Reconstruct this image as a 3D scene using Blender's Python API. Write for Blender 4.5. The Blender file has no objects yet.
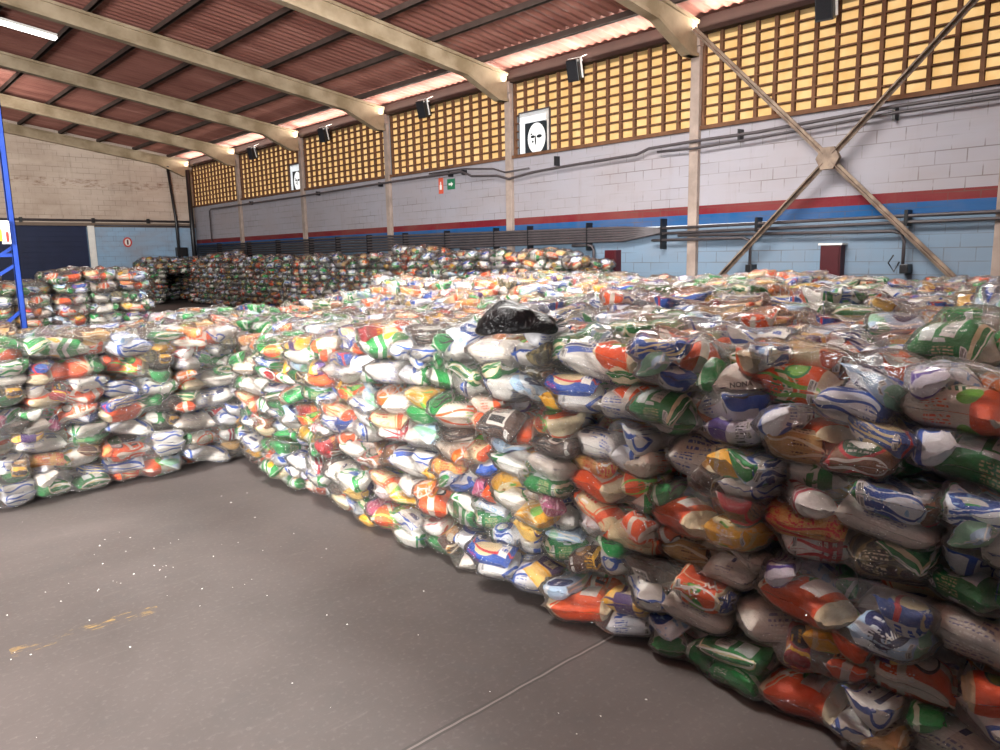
import bpy, math, random
import numpy as np
from mathutils import Matrix, Vector

random.seed(7)
rng = np.random.default_rng(7)
SC = bpy.context.scene
COL = SC.collection
EYE = 1.65

# ------------------------------------------------------------------ helpers
def lin(h):
    h = h.lstrip('#')
    o = []
    for i in (0, 2, 4):
        c = int(h[i:i + 2], 16) / 255
        o.append(c / 12.92 if c <= .04045 else ((c + .055) / 1.055) ** 2.4)
    return (*o, 1.0)

def tag(o, label=None, cat=None, group=None, kind=None):
    if label: o['label'] = label
    if cat: o['category'] = cat
    if group: o['group'] = group
    if kind: o['kind'] = kind
    return o

def empty(name, loc=(0, 0, 0)):
    o = bpy.data.objects.new(name, None)
    o.empty_display_size = .05
    o.location = loc
    COL.objects.link(o)
    return o

def np_mesh(name, V, Q, uv=None, mat_idx=None, smooth=True):
    """a mesh from vertex and quad arrays (a repeated last corner makes a triangle-like sliver)"""
    me = bpy.data.meshes.new(name)
    V = np.asarray(V, np.float32); Q = np.asarray(Q, np.int32)
    me.vertices.add(len(V)); me.vertices.foreach_set('co', V.ravel())
    me.loops.add(Q.size); me.loops.foreach_set('vertex_index', Q.ravel())
    me.polygons.add(len(Q))
    me.polygons.foreach_set('loop_start', np.arange(0, Q.size, 4, dtype=np.int32))
    try:
        me.polygons.foreach_set('loop_total', np.full(len(Q), 4, np.int32))
    except Exception:
        pass
    if mat_idx is not None:
        me.polygons.foreach_set('material_index', np.asarray(mat_idx, np.int32))
    me.polygons.foreach_set('use_smooth', np.full(len(Q), smooth, bool))
    if uv is not None:
        l = me.uv_layers.new(name='UVMap')
        l.data.foreach_set('uv', np.asarray(uv, np.float32)[Q.ravel()].ravel())
    me.update(calc_edges=True)
    return me

class MB:
    """collects boxes, bars, tubes and grids, then links them as ONE mesh object"""
    def __init__(s): s.v = []; s.f = []; s.m = []
    def add(s, vs, fs, mi=0):
        b = len(s.v)
        s.v += [tuple(p) for p in vs]
        for f in fs: s.f.append([b + i for i in f]); s.m.append(mi)
        return s
    def box(s, x0, y0, z0, x1, y1, z1, mi=0):
        vs = [(x, y, z) for x in (x0, x1) for y in (y0, y1) for z in (z0, z1)]
        return s.add(vs, [(0, 1, 3, 2), (4, 6, 7, 5), (0, 4, 5, 1), (2, 3, 7, 6), (0, 2, 6, 4), (1, 5, 7, 3)], mi)
    def bar(s, a, b, w, h, up=(0, 0, 1), mi=0):
        a = Vector(a); b = Vector(b); d = (b - a).normalized()
        u = Vector(up)
        if abs(d.dot(u)) > .95: u = Vector((0, 1, 0))
        r = d.cross(u).normalized(); u = r.cross(d)
        vs = [p + r * (sx * w / 2) + u * (sz * h / 2) for p in (a, b) for sx, sz in ((-1, -1), (1, -1), (1, 1), (-1, 1))]
        return s.add(vs, [(0, 1, 2, 3), (7, 6, 5, 4), (0, 4, 5, 1), (1, 5, 6, 2), (2, 6, 7, 3), (3, 7, 4, 0)], mi)
    def tube(s, pts, r, n=8, mi=0):
        pts = [Vector(p) for p in pts]; rings = []
        for i, p in enumerate(pts):
            d = (pts[min(i + 1, len(pts) - 1)] - pts[max(i - 1, 0)]).normalized()
            u = Vector((0, 0, 1)) if abs(d.z) < .9 else Vector((1, 0, 0))
            x = d.cross(u).normalized(); y = x.cross(d)
            rings.append([p + (x * math.cos(t) + y * math.sin(t)) * r for t in [2 * math.pi * k / n for k in range(n)]])
        vs = [q for ring in rings for q in ring]; fs = []
        for i in range(len(pts) - 1):
            for k in range(n):
                fs.append((i * n + k, i * n + (k + 1) % n, (i + 1) * n + (k + 1) % n, (i + 1) * n + k))
        fs.append(tuple(range(n))[::-1]); fs.append(tuple((len(pts) - 1) * n + k for k in range(n)))
        return s.add(vs, fs, mi)
    def prism(s, poly, axis, a, b, mi=0):
        """poly of (p,q) extruded along axis 'y' (poly in xz), 'x' (yz) or 'z' (xy)"""
        def P(p, q, t): return (p, t, q) if axis == 'y' else (t, p, q) if axis == 'x' else (p, q, t)
        n = len(poly)
        vs = [P(p, q, a) for p, q in poly] + [P(p, q, b) for p, q in poly]
        fs = [tuple(range(n))[::-1], tuple(range(n, 2 * n))] + [(i, (i + 1) % n, n + (i + 1) % n, n + i) for i in range(n)]
        return s.add(vs, fs, mi)
    def build(s, name, mats, parent=None, smooth=False, bevel=0):
        me = bpy.data.meshes.new(name)
        off = Vector((0, 0, 0))
        if parent is not None: off = parent.location
        me.from_pydata([tuple(Vector(v) - off) for v in s.v], [], s.f)
        me.polygons.foreach_set('material_index', s.m)
        me.polygons.foreach_set('use_smooth', [smooth] * len(s.f))
        for m in (mats if isinstance(mats, (list, tuple)) else [mats]): me.materials.append(m)
        import bmesh
        bm = bmesh.new(); bm.from_mesh(me); bmesh.ops.recalc_face_normals(bm, faces=bm.faces); bm.to_mesh(me); bm.free()
        o = bpy.data.objects.new(name, me); COL.objects.link(o)
        if parent is not None: o.parent = parent
        if bevel:
            b = o.modifiers.new('bevel', 'BEVEL'); b.width = bevel; b.segments = 2; b.limit_method = 'ANGLE'
        return o

# ------------------------------------------------------------------ node materials
class NT:
    def __init__(s, name):
        s.m = bpy.data.materials.new(name); s.m.use_nodes = True
        s.t = s.m.node_tree; s.t.nodes.clear()
        s.out = s.t.nodes.new('ShaderNodeOutputMaterial')
    def n(s, typ, **kw):
        nd = s.t.nodes.new(typ)
        for k, v in kw.items():
            if k.startswith('_'): setattr(nd, k[1:], v)
            else:
                nd.inputs[k.replace('__', ' ')].default_value = v
        return nd
    def link(s, a, b): s.t.links.new(a, b)
    def math(s, op, a, b=None, c=None, clamp=False):
        nd = s.t.nodes.new('ShaderNodeMath'); nd.operation = op; nd.use_clamp = clamp
        for i, x in enumerate((a, b, c)):
            if x is None: continue
            if isinstance(x, (int, float)): nd.inputs[i].default_value = x
            else: s.link(x, nd.inputs[i])
        return nd.outputs[0]
    def mix(s, fac, a, b):
        nd = s.t.nodes.new('ShaderNodeMix'); nd.data_type = 'RGBA'
        for k, x in ((0, fac), (6, a), (7, b)):
            if isinstance(x, (int, float)): nd.inputs[k].default_value = x
            elif isinstance(x, tuple): nd.inputs[k].default_value = x
            else: s.link(x, nd.inputs[k])
        return nd.outputs[2]
    def noise(s, vec, scale, detail=3, rough=.55, dist=0):
        nd = s.n('ShaderNodeTexNoise', Scale=scale, Detail=detail, Roughness=rough, Distortion=dist)
        if vec is not None: s.link(vec, nd.inputs['Vector'])
        return nd.outputs[0]
    def coord(s, which='Object'): return s.n('ShaderNodeTexCoord').outputs[which]
    def mapped(s, vec, scale=(1, 1, 1), loc=(0, 0, 0), rot=(0, 0, 0)):
        nd = s.n('ShaderNodeMapping'); nd.inputs['Scale'].default_value = scale
        nd.inputs['Location'].default_value = loc; nd.inputs['Rotation'].default_value = rot
        s.link(vec, nd.inputs[0]); return nd.outputs[0]
    def ramp(s, fac, stops, interp='LINEAR'):
        nd = s.n('ShaderNodeValToRGB'); cr = nd.color_ramp; cr.interpolation = interp
        while len(cr.elements) < len(stops): cr.elements.new(.5)
        for e, (p, c) in zip(cr.elements, stops): e.position = p; e.color = c
        s.link(fac, nd.inputs[0]); return nd.outputs[0]
    def bump(s, h, strength=.3, dist=.01):
        nd = s.n('ShaderNodeBump', Strength=strength, Distance=dist); s.link(h, nd.inputs['Height']); return nd.outputs[0]
    def principled(s, color, rough=.6, spec=.4, normal=None, metallic=0, coat=0):
        nd = s.n('ShaderNodeBsdfPrincipled'); nd.inputs['Roughness'].default_value = rough if isinstance(rough, (int, float)) else .5
        if not isinstance(rough, (int, float)): s.link(rough, nd.inputs['Roughness'])
        nd.inputs['Specular IOR Level'].default_value = spec; nd.inputs['Metallic'].default_value = metallic
        nd.inputs['Coat Weight'].default_value = coat
        if isinstance(color, tuple): nd.inputs['Base Color'].default_value = color
        else: s.link(color, nd.inputs['Base Color'])
        if normal is not None: s.link(normal, nd.inputs['Normal'])
        s.link(nd.outputs[0], s.out.inputs[0]); return nd

def simple(name, col, rough=.6, spec=.4, var=.12, scale=6, metallic=0, bump=0, dirt=None):
    t = NT(name); c = t.coord()
    n = t.noise(c, scale, 4)
    a = lin(col); d = lin(dirt) if dirt else tuple(x * (1 - var * 2) for x in a[:3]) + (1,)
    f = t.math('MULTIPLY', n, 1.0)
    colr = t.ramp(f, [(.35, d), (.65, a)])
    nr = t.bump(t.noise(c, scale * 6, 3), bump, .005) if bump else None
    t.principled(colr, rough, spec, nr, metallic)
    return t.m

# printed packet foils: u runs along the packet, v across (0..1 front, 1..2 back)
def design(name, base, shapes, rough=.38, window=None):
    t = NT(name)
    uv = t.coord('UV'); sp = t.n('ShaderNodeSeparateXYZ'); t.link(uv, sp.inputs[0])
    u = sp.outputs[0]; vr = sp.outputs[1]
    back = t.math('GREATER_THAN', vr, 1.0)
    v = t.math('FRACT', vr)
    wob = t.math('SUBTRACT', t.noise(uv, 2.2, 1), .5)
    uw = t.math('MULTIPLY_ADD', wob, .06, u)
    rx = random.Random(name); inks = [x_[-1] for x_ in shapes if x_[0] in ('u', 'v', 'ell', 'swoosh', 'rect', 'diag')] + ['#26262c', '#f0ece4']
    b0 = rx.uniform(.08, .6)
    shapes = list(shapes) + [('lines', b0, b0 + .28, .02, .16, 22, rx.choice(inks)), ('lines', .9 - b0, 1.15 - b0, .84, .98, 22, rx.choice(inks)),
        ('rect', b0, b0 + .16, .2, .27, rx.choice(inks)), ('swoosh', rx.choice([.1, .9]), .05, 1.1, rx.uniform(0, 6), .025, rx.choice(inks)),
        ('rect', .8, .9, .02, .2, '#f2efe8'), ('bars', .81, .89, .04, .18, '#1c1c20'), ('u', .965, .985, rx.choice(inks))]
    col = lin(base)
    def cmp(x, a, b):
        return t.math('MULTIPLY', t.math('GREATER_THAN', x, a), t.math('LESS_THAN', x, b))
    for sh in shapes:
        k = sh[0]; c = lin(sh[-1])
        if k == 'u': m = cmp(uw, sh[1], sh[2])
        elif k == 'v': m = cmp(v, sh[1], sh[2])
        elif k == 'rect': m = t.math('MULTIPLY', cmp(u, sh[1], sh[2]), cmp(v, sh[3], sh[4]))
        elif k == 'brect': m = t.math('MULTIPLY', t.math('MULTIPLY', cmp(u, sh[1], sh[2]), cmp(v, sh[3], sh[4])), back)
        elif k == 'ell':
            dx = t.math('DIVIDE', t.math('SUBTRACT', u, sh[1]), sh[3]); dy = t.math('DIVIDE', t.math('SUBTRACT', v, sh[2]), sh[4])
            m = t.math('LESS_THAN', t.math('ADD', t.math('MULTIPLY', dx, dx), t.math('MULTIPLY', dy, dy)), 1.0)
        elif k == 'diag':
            d = t.math('ADD', t.math('MULTIPLY', u, math.cos(sh[1])), t.math('MULTIPLY', v, math.sin(sh[1])))
            m = cmp(d, sh[2], sh[3])
        elif k == 'swoosh':   # ('swoosh', v0, amp, freq, phase, halfwidth, col)
            s_ = t.math('MULTIPLY_ADD', t.math('SINE', t.math('MULTIPLY_ADD', u, sh[3] * 6.283, sh[4])), sh[2], sh[1])
            m = t.math('LESS_THAN', t.math('ABSOLUTE', t.math('SUBTRACT', v, s_)), sh[5])
        elif k == 'lines':    # small print in a rectangle: rows broken by noise
            r = t.math('MULTIPLY', cmp(u, sh[1], sh[2]), cmp(v, sh[3], sh[4]))
            row = t.math('GREATER_THAN', t.math('FRACT', t.math('MULTIPLY', v, sh[5])), .5)
            br = t.math('GREATER_THAN', t.noise(t.mapped(uv, (38, sh[5], 1)), 1, 0), .47)
            m = t.math('MULTIPLY', r, t.math('MULTIPLY', row, br))
        elif k == 'bars':
            m = t.math('MULTIPLY', t.math('MULTIPLY', cmp(u, sh[1], sh[2]), cmp(v, sh[3], sh[4])), t.math('GREATER_THAN', t.noise(t.mapped(uv, (160, 1, 1)), 1, 0), .5))
        elif k == 'leaf':     # spray of leaves: angular fins on both sides of a stem
            dx = t.math('SUBTRACT', u, sh[1]); dy = t.math('ABSOLUTE', t.math('SUBTRACT', v, sh[2]))
            st = t.math('FRACT', t.math('MULTIPLY', t.math('SUBTRACT', dx, t.math('MULTIPLY', dy, .5)), sh[4]))
            m = t.math('MULTIPLY', t.math('LESS_THAN', st, .5),
                       t.math('MULTIPLY', t.math('LESS_THAN', t.math('ABSOLUTE', dx), sh[3]), t.math('LESS_THAN', dy, sh[3] * .7)))
        elif k == 'grain':    # contents seen through a clear film: beans, grains
            vo = t.n('ShaderNodeTexVoronoi', Scale=sh[1]); t.link(t.mapped(uv, (1.6, 1, 1)), vo.inputs['Vector'])
            m = t.math('GREATER_THAN', vo.outputs['Distance'], sh[2])
        elif k == 'blot':
            m = t.math('GREATER_THAN', t.noise(t.mapped(uv, (1, 1, 1), (sh[3], 0, 0)), sh[1], 1), sh[2])
        if k in ('ell', 'lines', 'leaf') and len(sh) > 0 and sh[0] == 'ell' and False: pass
        col = t.mix(m, col, c)
    oc = t.coord('Object')
    h = t.math('ABSOLUTE', t.math('SUBTRACT', t.noise(t.mapped(oc, (1, 1, 1)), 30, 3, .6, 1.5), .5))
    h2 = t.noise(t.mapped(oc, (1, 3.2, 2)), 13, 2, .5, .6)
    nr = t.bump(t.math('ADD', t.math('MULTIPLY', h, 1.2), h2), .8, .009)
    t.principled(col, rough, .5, nr)
    return t.m

W, CR, OR, GR, BL, NV, YE, RD, BK, BR, TN = '#ece9e2', '#e9d9b4', '#ee5a1c', '#0f8a3c', '#1d52b0', '#1f2a66', '#f0b21a', '#cf2230', '#1d1b1f', '#5a3320', '#c59a63'
LG, PK, LB, PU, TE = '#7cc04a', '#e06a9a', '#8fc0e6', '#4a2a6a', '#2f8f7d'
D = {}
def dd(key, phrase, *a, **k):
    D[key] = design('print_' + key, *a, **k); D[key]['phrase'] = phrase
dd('rice_orange', 'orange rice', CR, [('u', .12, .88, OR), ('diag', .55, .48, .56, CR), ('diag', .55, .60, .62, CR), ('ell', .62, .35, .13, .2, GR), ('ell', .62, .35, .10, .15, LG), ('lines', .2, .5, .3, .62, 7, W), ('brect', .55, .8, .25, .7, W)])
dd('rice_plain_orange', 'lettered orange rice', CR, [('u', .1, .9, OR), ('ell', .5, .16, .16, .12, GR), ('ell', .5, .16, .12, .08, LG), ('v', .60, .63, CR)])
dd('rice_stripe', 'orange-white rice', '#e6dccb', [('v', .1, .42, OR), ('v', .56, .9, OR), ('u', .45, .53, '#e6dccb'), ('u', .7, .74, '#e6dccb'), ('ell', .3, .5, .12, .26, BK), ('ell', .3, .5, .1, .2, W), ('lines', .56, .68, .2, .8, 9, W)])
dd('rice_blue', 'blue-printed rice', '#dcd8d2', [('swoosh', .3, .16, .7, .4, .07, BL), ('swoosh', .42, .16, .7, .4, .03, NV), ('lines', .45, .75, .5, .85, 9, BL), ('rect', .2, .4, .62, .78, NV), ('u', .0, .06, W)])
dd('rice_clear', 'plain rice', '#d8cfc4', [('rect', .42, .62, .44, .56, NV), ('lines', .3, .7, .66, .9, 12, '#8b8aa5'), ('brect', .2, .55, .2, .8, W), ('v', .0, .05, '#b9b0a8')])
dd('rice_leaf', 'leaf-printed rice', '#dcccba', [('leaf', .4, .5, .2, 16, '#14603a'), ('u', .74, .95, OR), ('ell', .68, .7, .1, .18, LG), ('lines', .1, .3, .3, .7, 8, '#b08870')])
dd('rice_green', 'green-white rice', '#e4e2da', [('diag', .5, .3, .48, GR), ('diag', .5, .56, .66, GR), ('u', .82, .96, GR), ('lines', .15, .4, .55, .8, 8, GR), ('ell', .7, .4, .12, .2, YE)])
dd('bean_green', 'green beans', '#0d7d37', [('rect', .2, .42, .22, .72, '#cfd6d4'), ('rect', .5, .7, .3, .75, '#d9d7d2'), ('lines', .52, .68, .35, .7, 12, '#8c9a94'), ('v', .86, .94, '#cbbf8c'), ('u', .9, .94, CR)])
dd('bean_window', 'red-labelled beans', '#6e4226', [('grain', 26, .3, '#8d5b3a'), ('ell', .5, .5, .34, .44, RD), ('ell', .5, .5, .29, .37, '#175f3c'), ('ell', .5, .42, .2, .22, W), ('lines', .3, .7, .5, .8, 9, W), ('u', .0, .1, RD)])
dd('bean_black', 'dark beans', '#2a211f', [('grain', 30, .32, '#5b4840'), ('rect', .3, .75, .2, .8, '#d4cfc6'), ('rect', .34, .71, .28, .46, BK), ('lines', .34, .71, .5, .76, 8, BK)])
dd('sugar_blue', 'white-blue sugar', '#e6e6ea', [('swoosh', .72, .1, .6, 2.6, .07, BL), ('ell', .34, .42, .14, .16, BL), ('lines', .5, .8, .25, .5, 7, BL), ('u', .92, 1, BL)])
dd('sugar_navy', 'navy-barred sugar', '#e3e0da', [('rect', .3, .72, .4, .54, NV), ('lines', .3, .6, .62, .8, 8, NV), ('u', .0, .05, BL), ('diag', .9, .2, .27, BL)])
dd('sugar_red', 'red-striped sugar', '#e9e4df', [('u', .16, .24, '#b8324a'), ('u', .3, .36, '#b8324a'), ('u', .42, .45, '#b8324a'), ('ell', .68, .5, .16, .3, RD), ('lines', .58, .78, .4, .6, 5, W)])
dd('corn_yellow', 'yellow cornmeal', '#efb01e', [('ell', .32, .42, .2, .26, '#f2dfae'), ('ell', .74, .66, .14, .26, LG), ('swoosh', .5, .25, .8, 1.0, .045, '#e2c27a'), ('lines', .2, .45, .36, .5, 4, '#a06a10')])
dd('corn_band', 'yellow-purple flakes', '#e8c06a', [('u', .28, .66, PU), ('rect', .36, .58, .3, .7, CR), ('u', .7, .74, YE), ('lines', .38, .56, .36, .64, 6, PU), ('u', .0, .16, YE)])
dd('pasta_blue', 'blue pasta', '#1c4fa6', [('ell', .55, .5, .26, .34, '#d9c79a'), ('swoosh', .5, .2, .6, 0, .04, RD), ('rect', .1, .28, .25, .75, W), ('lines', .12, .26, .32, .7, 5, BL)])
dd('pasta_red', 'red-yellow pasta', '#e2b56a', [('u', .0, .22, RD), ('u', .78, 1, RD), ('ell', .5, .5, .2, .4, RD), ('lines', .38, .62, .35, .65, 5, W), ('grain', 18, .44, '#d49c4c')])
dd('pasta_clear', 'cream pasta', '#e2cda0', [('diag', .25, .2, .34, OR), ('diag', .25, .38, .4, OR), ('lines', .45, .75, .3, .7, 7, RD), ('u', .9, 1, OR)])
dd('milk_light', 'pale-blue milk-powder', '#b8d4ee', [('ell', .36, .5, .2, .34, NV), ('swoosh', .3, .18, .9, 3, .08, '#eef4f8'), ('diag', .4, .92, 1.1, '#9ad0b0'), ('lines', .26, .46, .42, .58, 4, W)])
dd('milk_white', 'white-blue milk-powder', '#e9eef4', [('ell', .55, .5, .3, .4, '#1a4aa0'), ('ell', .58, .46, .18, .22, W), ('blot', 9, .62, 3.3, '#9cc4ea'), ('u', .9, 1, GR)])
dd('coffee_brown', 'brown coffee', '#4a2a1a', [('ell', .5, .45, .22, .3, '#b98a52'), ('ell', .62, .6, .12, .2, '#e2d2b4'), ('u', .06, .12, YE), ('lines', .3, .7, .78, .9, 5, CR)])
dd('coffee_red', 'red coffee', '#a01c24', [('ell', .5, .5, .3, .34, BK), ('lines', .32, .68, .42, .58, 4, YE), ('u', .86, .92, YE)])
dd('flour_tan', 'tan flour', '#c79b5c', [('rect', .2, .8, .3, .7, '#e4d2ad'), ('lines', .26, .74, .36, .64, 6, BR), ('u', .9, 1, BR)])
dd('flour_green', 'white-green flour', '#e9e6dd', [('swoosh', .5, .28, 1, .6, .09, GR), ('swoosh', .5, .28, 1, 2.2, .05, GR), ('rect', .42, .7, .3, .5, BL), ('lines', .1, .35, .3, .6, 6, GR)])
dd('flour_mottled', 'mottled flour', '#4e4a34', [('blot', 5, .52, 1.0, '#8a7a4c'), ('blot', 6, .58, 7.0, '#2d2a20'), ('rect', .3, .7, .3, .7, CR), ('lines', .34, .66, .36, .62, 5, BK)])
dd('biscuit_orange', 'orange biscuits', '#f07a24', [('u', .3, .34, W), ('u', .66, .7, W), ('lines', .36, .64, .3, .7, 4, W), ('ell', .82, .5, .1, .3, YE)])
dd('biscuit_pink', 'pink biscuits', '#b4587f', [('ell', .5, .5, .25, .36, NV), ('blot', 10, .6, 2, '#f0b6cc'), ('lines', .34, .66, .4, .6, 3, W)])
dd('soap_green', 'green-foil snacks', '#12a04a', [('swoosh', .45, .2, .7, .8, .06, '#dff0d8'), ('ell', .7, .5, .14, .22, '#0a6a30'), ('lines', .2, .5, .55, .8, 6, '#d8efd0')], rough=.3)
dd('salt_violet', 'violet salt', '#d9d6e2', [('u', .1, .4, '#5a3f9c'), ('lines', .5, .85, .3, .7, 8, '#5a3f9c'), ('ell', .25, .5, .1, .24, W)])
dd('dog_blue', 'navy-edged biscuits', '#1b3f8e', [('ell', .5, .5, .38, .40, '#d2c4ae'), ('ell', .62, .42, .11, .15, '#e8ecf6'), ('ell', .68, .56, .06, .08, '#e8ecf6'), ('ell', .55, .36, .03, .04, NV), ('lines', .9, .99, .3, .7, 6, W)])
POOL = {
    'rice_packet': ['rice_orange', 'rice_stripe', 'rice_blue', 'rice_clear', 'rice_leaf', 'rice_green', 'rice_orange', 'rice_blue', 'rice_clear'],
    'bean_packet': ['bean_green', 'bean_green', 'bean_green', 'rice_green', 'bean_window', 'bean_black'],
    'sugar_packet': ['sugar_blue', 'sugar_navy', 'sugar_red', 'sugar_blue', 'sugar_navy'],
    'cornmeal_packet': ['corn_yellow', 'corn_band', 'rice_stripe', 'sugar_blue'],
    'pasta_packet': ['pasta_blue', 'pasta_red', 'pasta_clear'],
    'milk_powder_packet': ['milk_light', 'milk_white'],
    'coffee_packet': ['coffee_brown', 'coffee_red', 'milk_white'],
    'flour_packet': ['flour_green', 'flour_green', 'flour_tan', 'flour_mottled', 'sugar_navy', 'flour_green'],
    'biscuit_packet': ['biscuit_orange', 'biscuit_pink', 'soap_green', 'soap_green', 'biscuit_orange'],
    'salt_packet': ['salt_violet', 'soap_green'],
}
DIMS = {  # length, width, height, edge exponents
    'rice_packet': (.27, .19, .098, 5, 2.4), 'bean_packet': (.205, .145, .074, 5, 2.3), 'sugar_packet': (.20, .145, .08, 6, 2.5),
    'cornmeal_packet': (.19, .135, .072, 6, 2.6), 'pasta_packet': (.25, .115, .06, 8, 2.3), 'milk_powder_packet': (.19, .15, .058, 4.5, 2.1),
    'coffee_packet': (.15, .095, .06, 12, 7), 'flour_packet': (.20, .14, .078, 7, 2.8), 'biscuit_packet': (.19, .075, .065, 10, 2), 'salt_packet': (.16, .115, .062, 8, 2.6)}

def film_mat(name, tint, haze):
    t = NT(name); c = t.coord()
    w1 = t.noise(t.mapped(c, (1, 2.6, 2.2)), 11, 4, .6, 1.6)
    w2 = t.noise(t.mapped(c, (3, 1, 2)), 23, 3, .6, 2.2)
    r1 = t.math('ABSOLUTE', t.math('SUBTRACT', w1, .5)); r2 = t.math('ABSOLUTE', t.math('SUBTRACT', w2, .5))
    hh = t.math('ADD', r1, t.math('MULTIPLY', r2, .8))
    nr = t.bump(hh, 1.0, .08)
    tr = t.n('ShaderNodeBsdfTransparent'); tr.inputs[0].default_value = lin(tint)
    gl = t.n('ShaderNodeBsdfGlossy', Roughness=.1); gl.inputs[0].default_value = (1, 1, 1, 1); t.link(nr, gl.inputs['Normal'])
    df = t.n('ShaderNodeBsdfTranslucent'); df.inputs[0].default_value = lin('#f6f2ec')
    df2 = t.n('ShaderNodeBsdfDiffuse'); df2.inputs[0].default_value = lin('#f6f2ec'); t.link(nr, df2.inputs['Normal'])
    nr2 = t.bump(hh, .35, .03); fr = t.n('ShaderNodeFresnel', IOR=1.62); t.link(nr2, fr.inputs['Normal'])
    m0 = t.n('ShaderNodeMixShader'); m0.inputs[0].default_value = .5; t.link(df.outputs[0], m0.inputs[1]); t.link(df2.outputs[0], m0.inputs[2])
    m1 = t.n('ShaderNodeMixShader')
    crease = t.math('POWER', t.math('SUBTRACT', 1.0, t.math('MULTIPLY', t.math('MINIMUM', r1, r2), 9.0, clamp=True)), 3.0)
    patch = t.math('MULTIPLY_ADD', t.noise(c, 7, 3, .6, 1), 2.4, -.6, clamp=True)
    t.link(t.math('MULTIPLY', t.math('MULTIPLY_ADD', crease, .5, patch), haze), m1.inputs[0])
    t.link(tr.outputs[0], m1.inputs[1]); t.link(m0.outputs[0], m1.inputs[2])
    m2 = t.n('ShaderNodeMixShader'); t.link(t.math('MULTIPLY', fr.outputs[0], 1.0), m2.inputs[0])
    t.link(m1.outputs[0], m2.inputs[1]); t.link(gl.outputs[0], m2.inputs[2])
    t.link(m2.outputs[0], t.out.inputs[0])
    return t.m
FILM = film_mat('clear_film', '#fdfcfb', .15)

# ------------------------------------------------------------------ packet and bag geometry (numpy)
def grid_quads(nu, nv, off=0, flip=False):
    i, j = np.meshgrid(np.arange(nu - 1), np.arange(nv - 1), indexing='ij')
    a = (i * nv + j).ravel() + off
    q = np.stack([a, a + nv, a + nv + 1, a + 1], 1)
    return q[:, ::-1] if flip else q

def packet(kind, nu=20, nv=13, seed=0, dims=None):
    """a filled foil packet: two pillowed sheets meeting at the edge, flat crimped seals at both ends"""
    r = np.random.default_rng(seed)
    L, Wd, H, p, q = dims or DIMS[kind]
    uu = np.concatenate([[-1.1, -1.02], np.sin(np.linspace(-1, 1, nu - 4) * 1.45) / math.sin(1.45), [1.02, 1.1]])
    tv = np.linspace(-1, 1, nv); vv = np.sin(tv * 1.45) / math.sin(1.45)
    U, Vv = np.meshgrid(uu, vv, indexing='ij'); _, Tv = np.meshgrid(uu, tv, indexing='ij')
    uc = np.clip(U, -1, 1)
    prof = np.sqrt(np.clip(1 - np.abs(uc) ** p, 0, 1)) * np.clip(1 - np.abs(Vv) ** q, 0, 1) ** .5
    lump = sum(r.uniform(.03, .07) * np.sin(U * r.uniform(2, 5) + r.uniform(0, 6)) * np.sin(Vv * r.uniform(2, 4.5) + r.uniform(0, 6)) for _ in range(4))
    crimp = .0022 * np.sin(Vv * 17 + r.uniform(0, 6)) * np.clip((np.abs(U) - .72) / .3, 0, 1)
    bend = r.uniform(-.05, .05) * L * (U ** 2) + r.uniform(-.03, .03) * L * U * Vv
    fullness = np.clip(np.abs(uc) ** 4, 0, 1)
    Y = Vv * Wd / 2 * (.88 + .14 * fullness) + r.uniform(-.012, .012) * np.sin(U * 3)
    X = U * L / 2 * (1 - .02 * np.abs(Vv) ** 2)
    S, Qs, UV = [], [], []
    for k, s in enumerate((1, -1)):
        Z = s * H / 2 * prof * (1 + lump * (1 if s > 0 else -1)) + crimp + bend + s * .0006
        S.append(np.stack([X, Y, Z], -1).reshape(-1, 3))
        UV.append(np.stack([(U / 1.1 + 1) / 2, (Tv * .985 + 1) / 2 * .998 + .001 + k], -1).reshape(-1, 2))
        Qs.append(grid_quads(nu, nv, k * nu * nv, s < 0))
    return np.concatenate(S), np.concatenate(Qs), np.concatenate(UV)

def rotm(rx, ry, rz):
    return np.array(Matrix.Rotation(rz, 3, 'Z') @ Matrix.Rotation(ry, 3, 'Y') @ Matrix.Rotation(rx, 3, 'X'))

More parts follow.
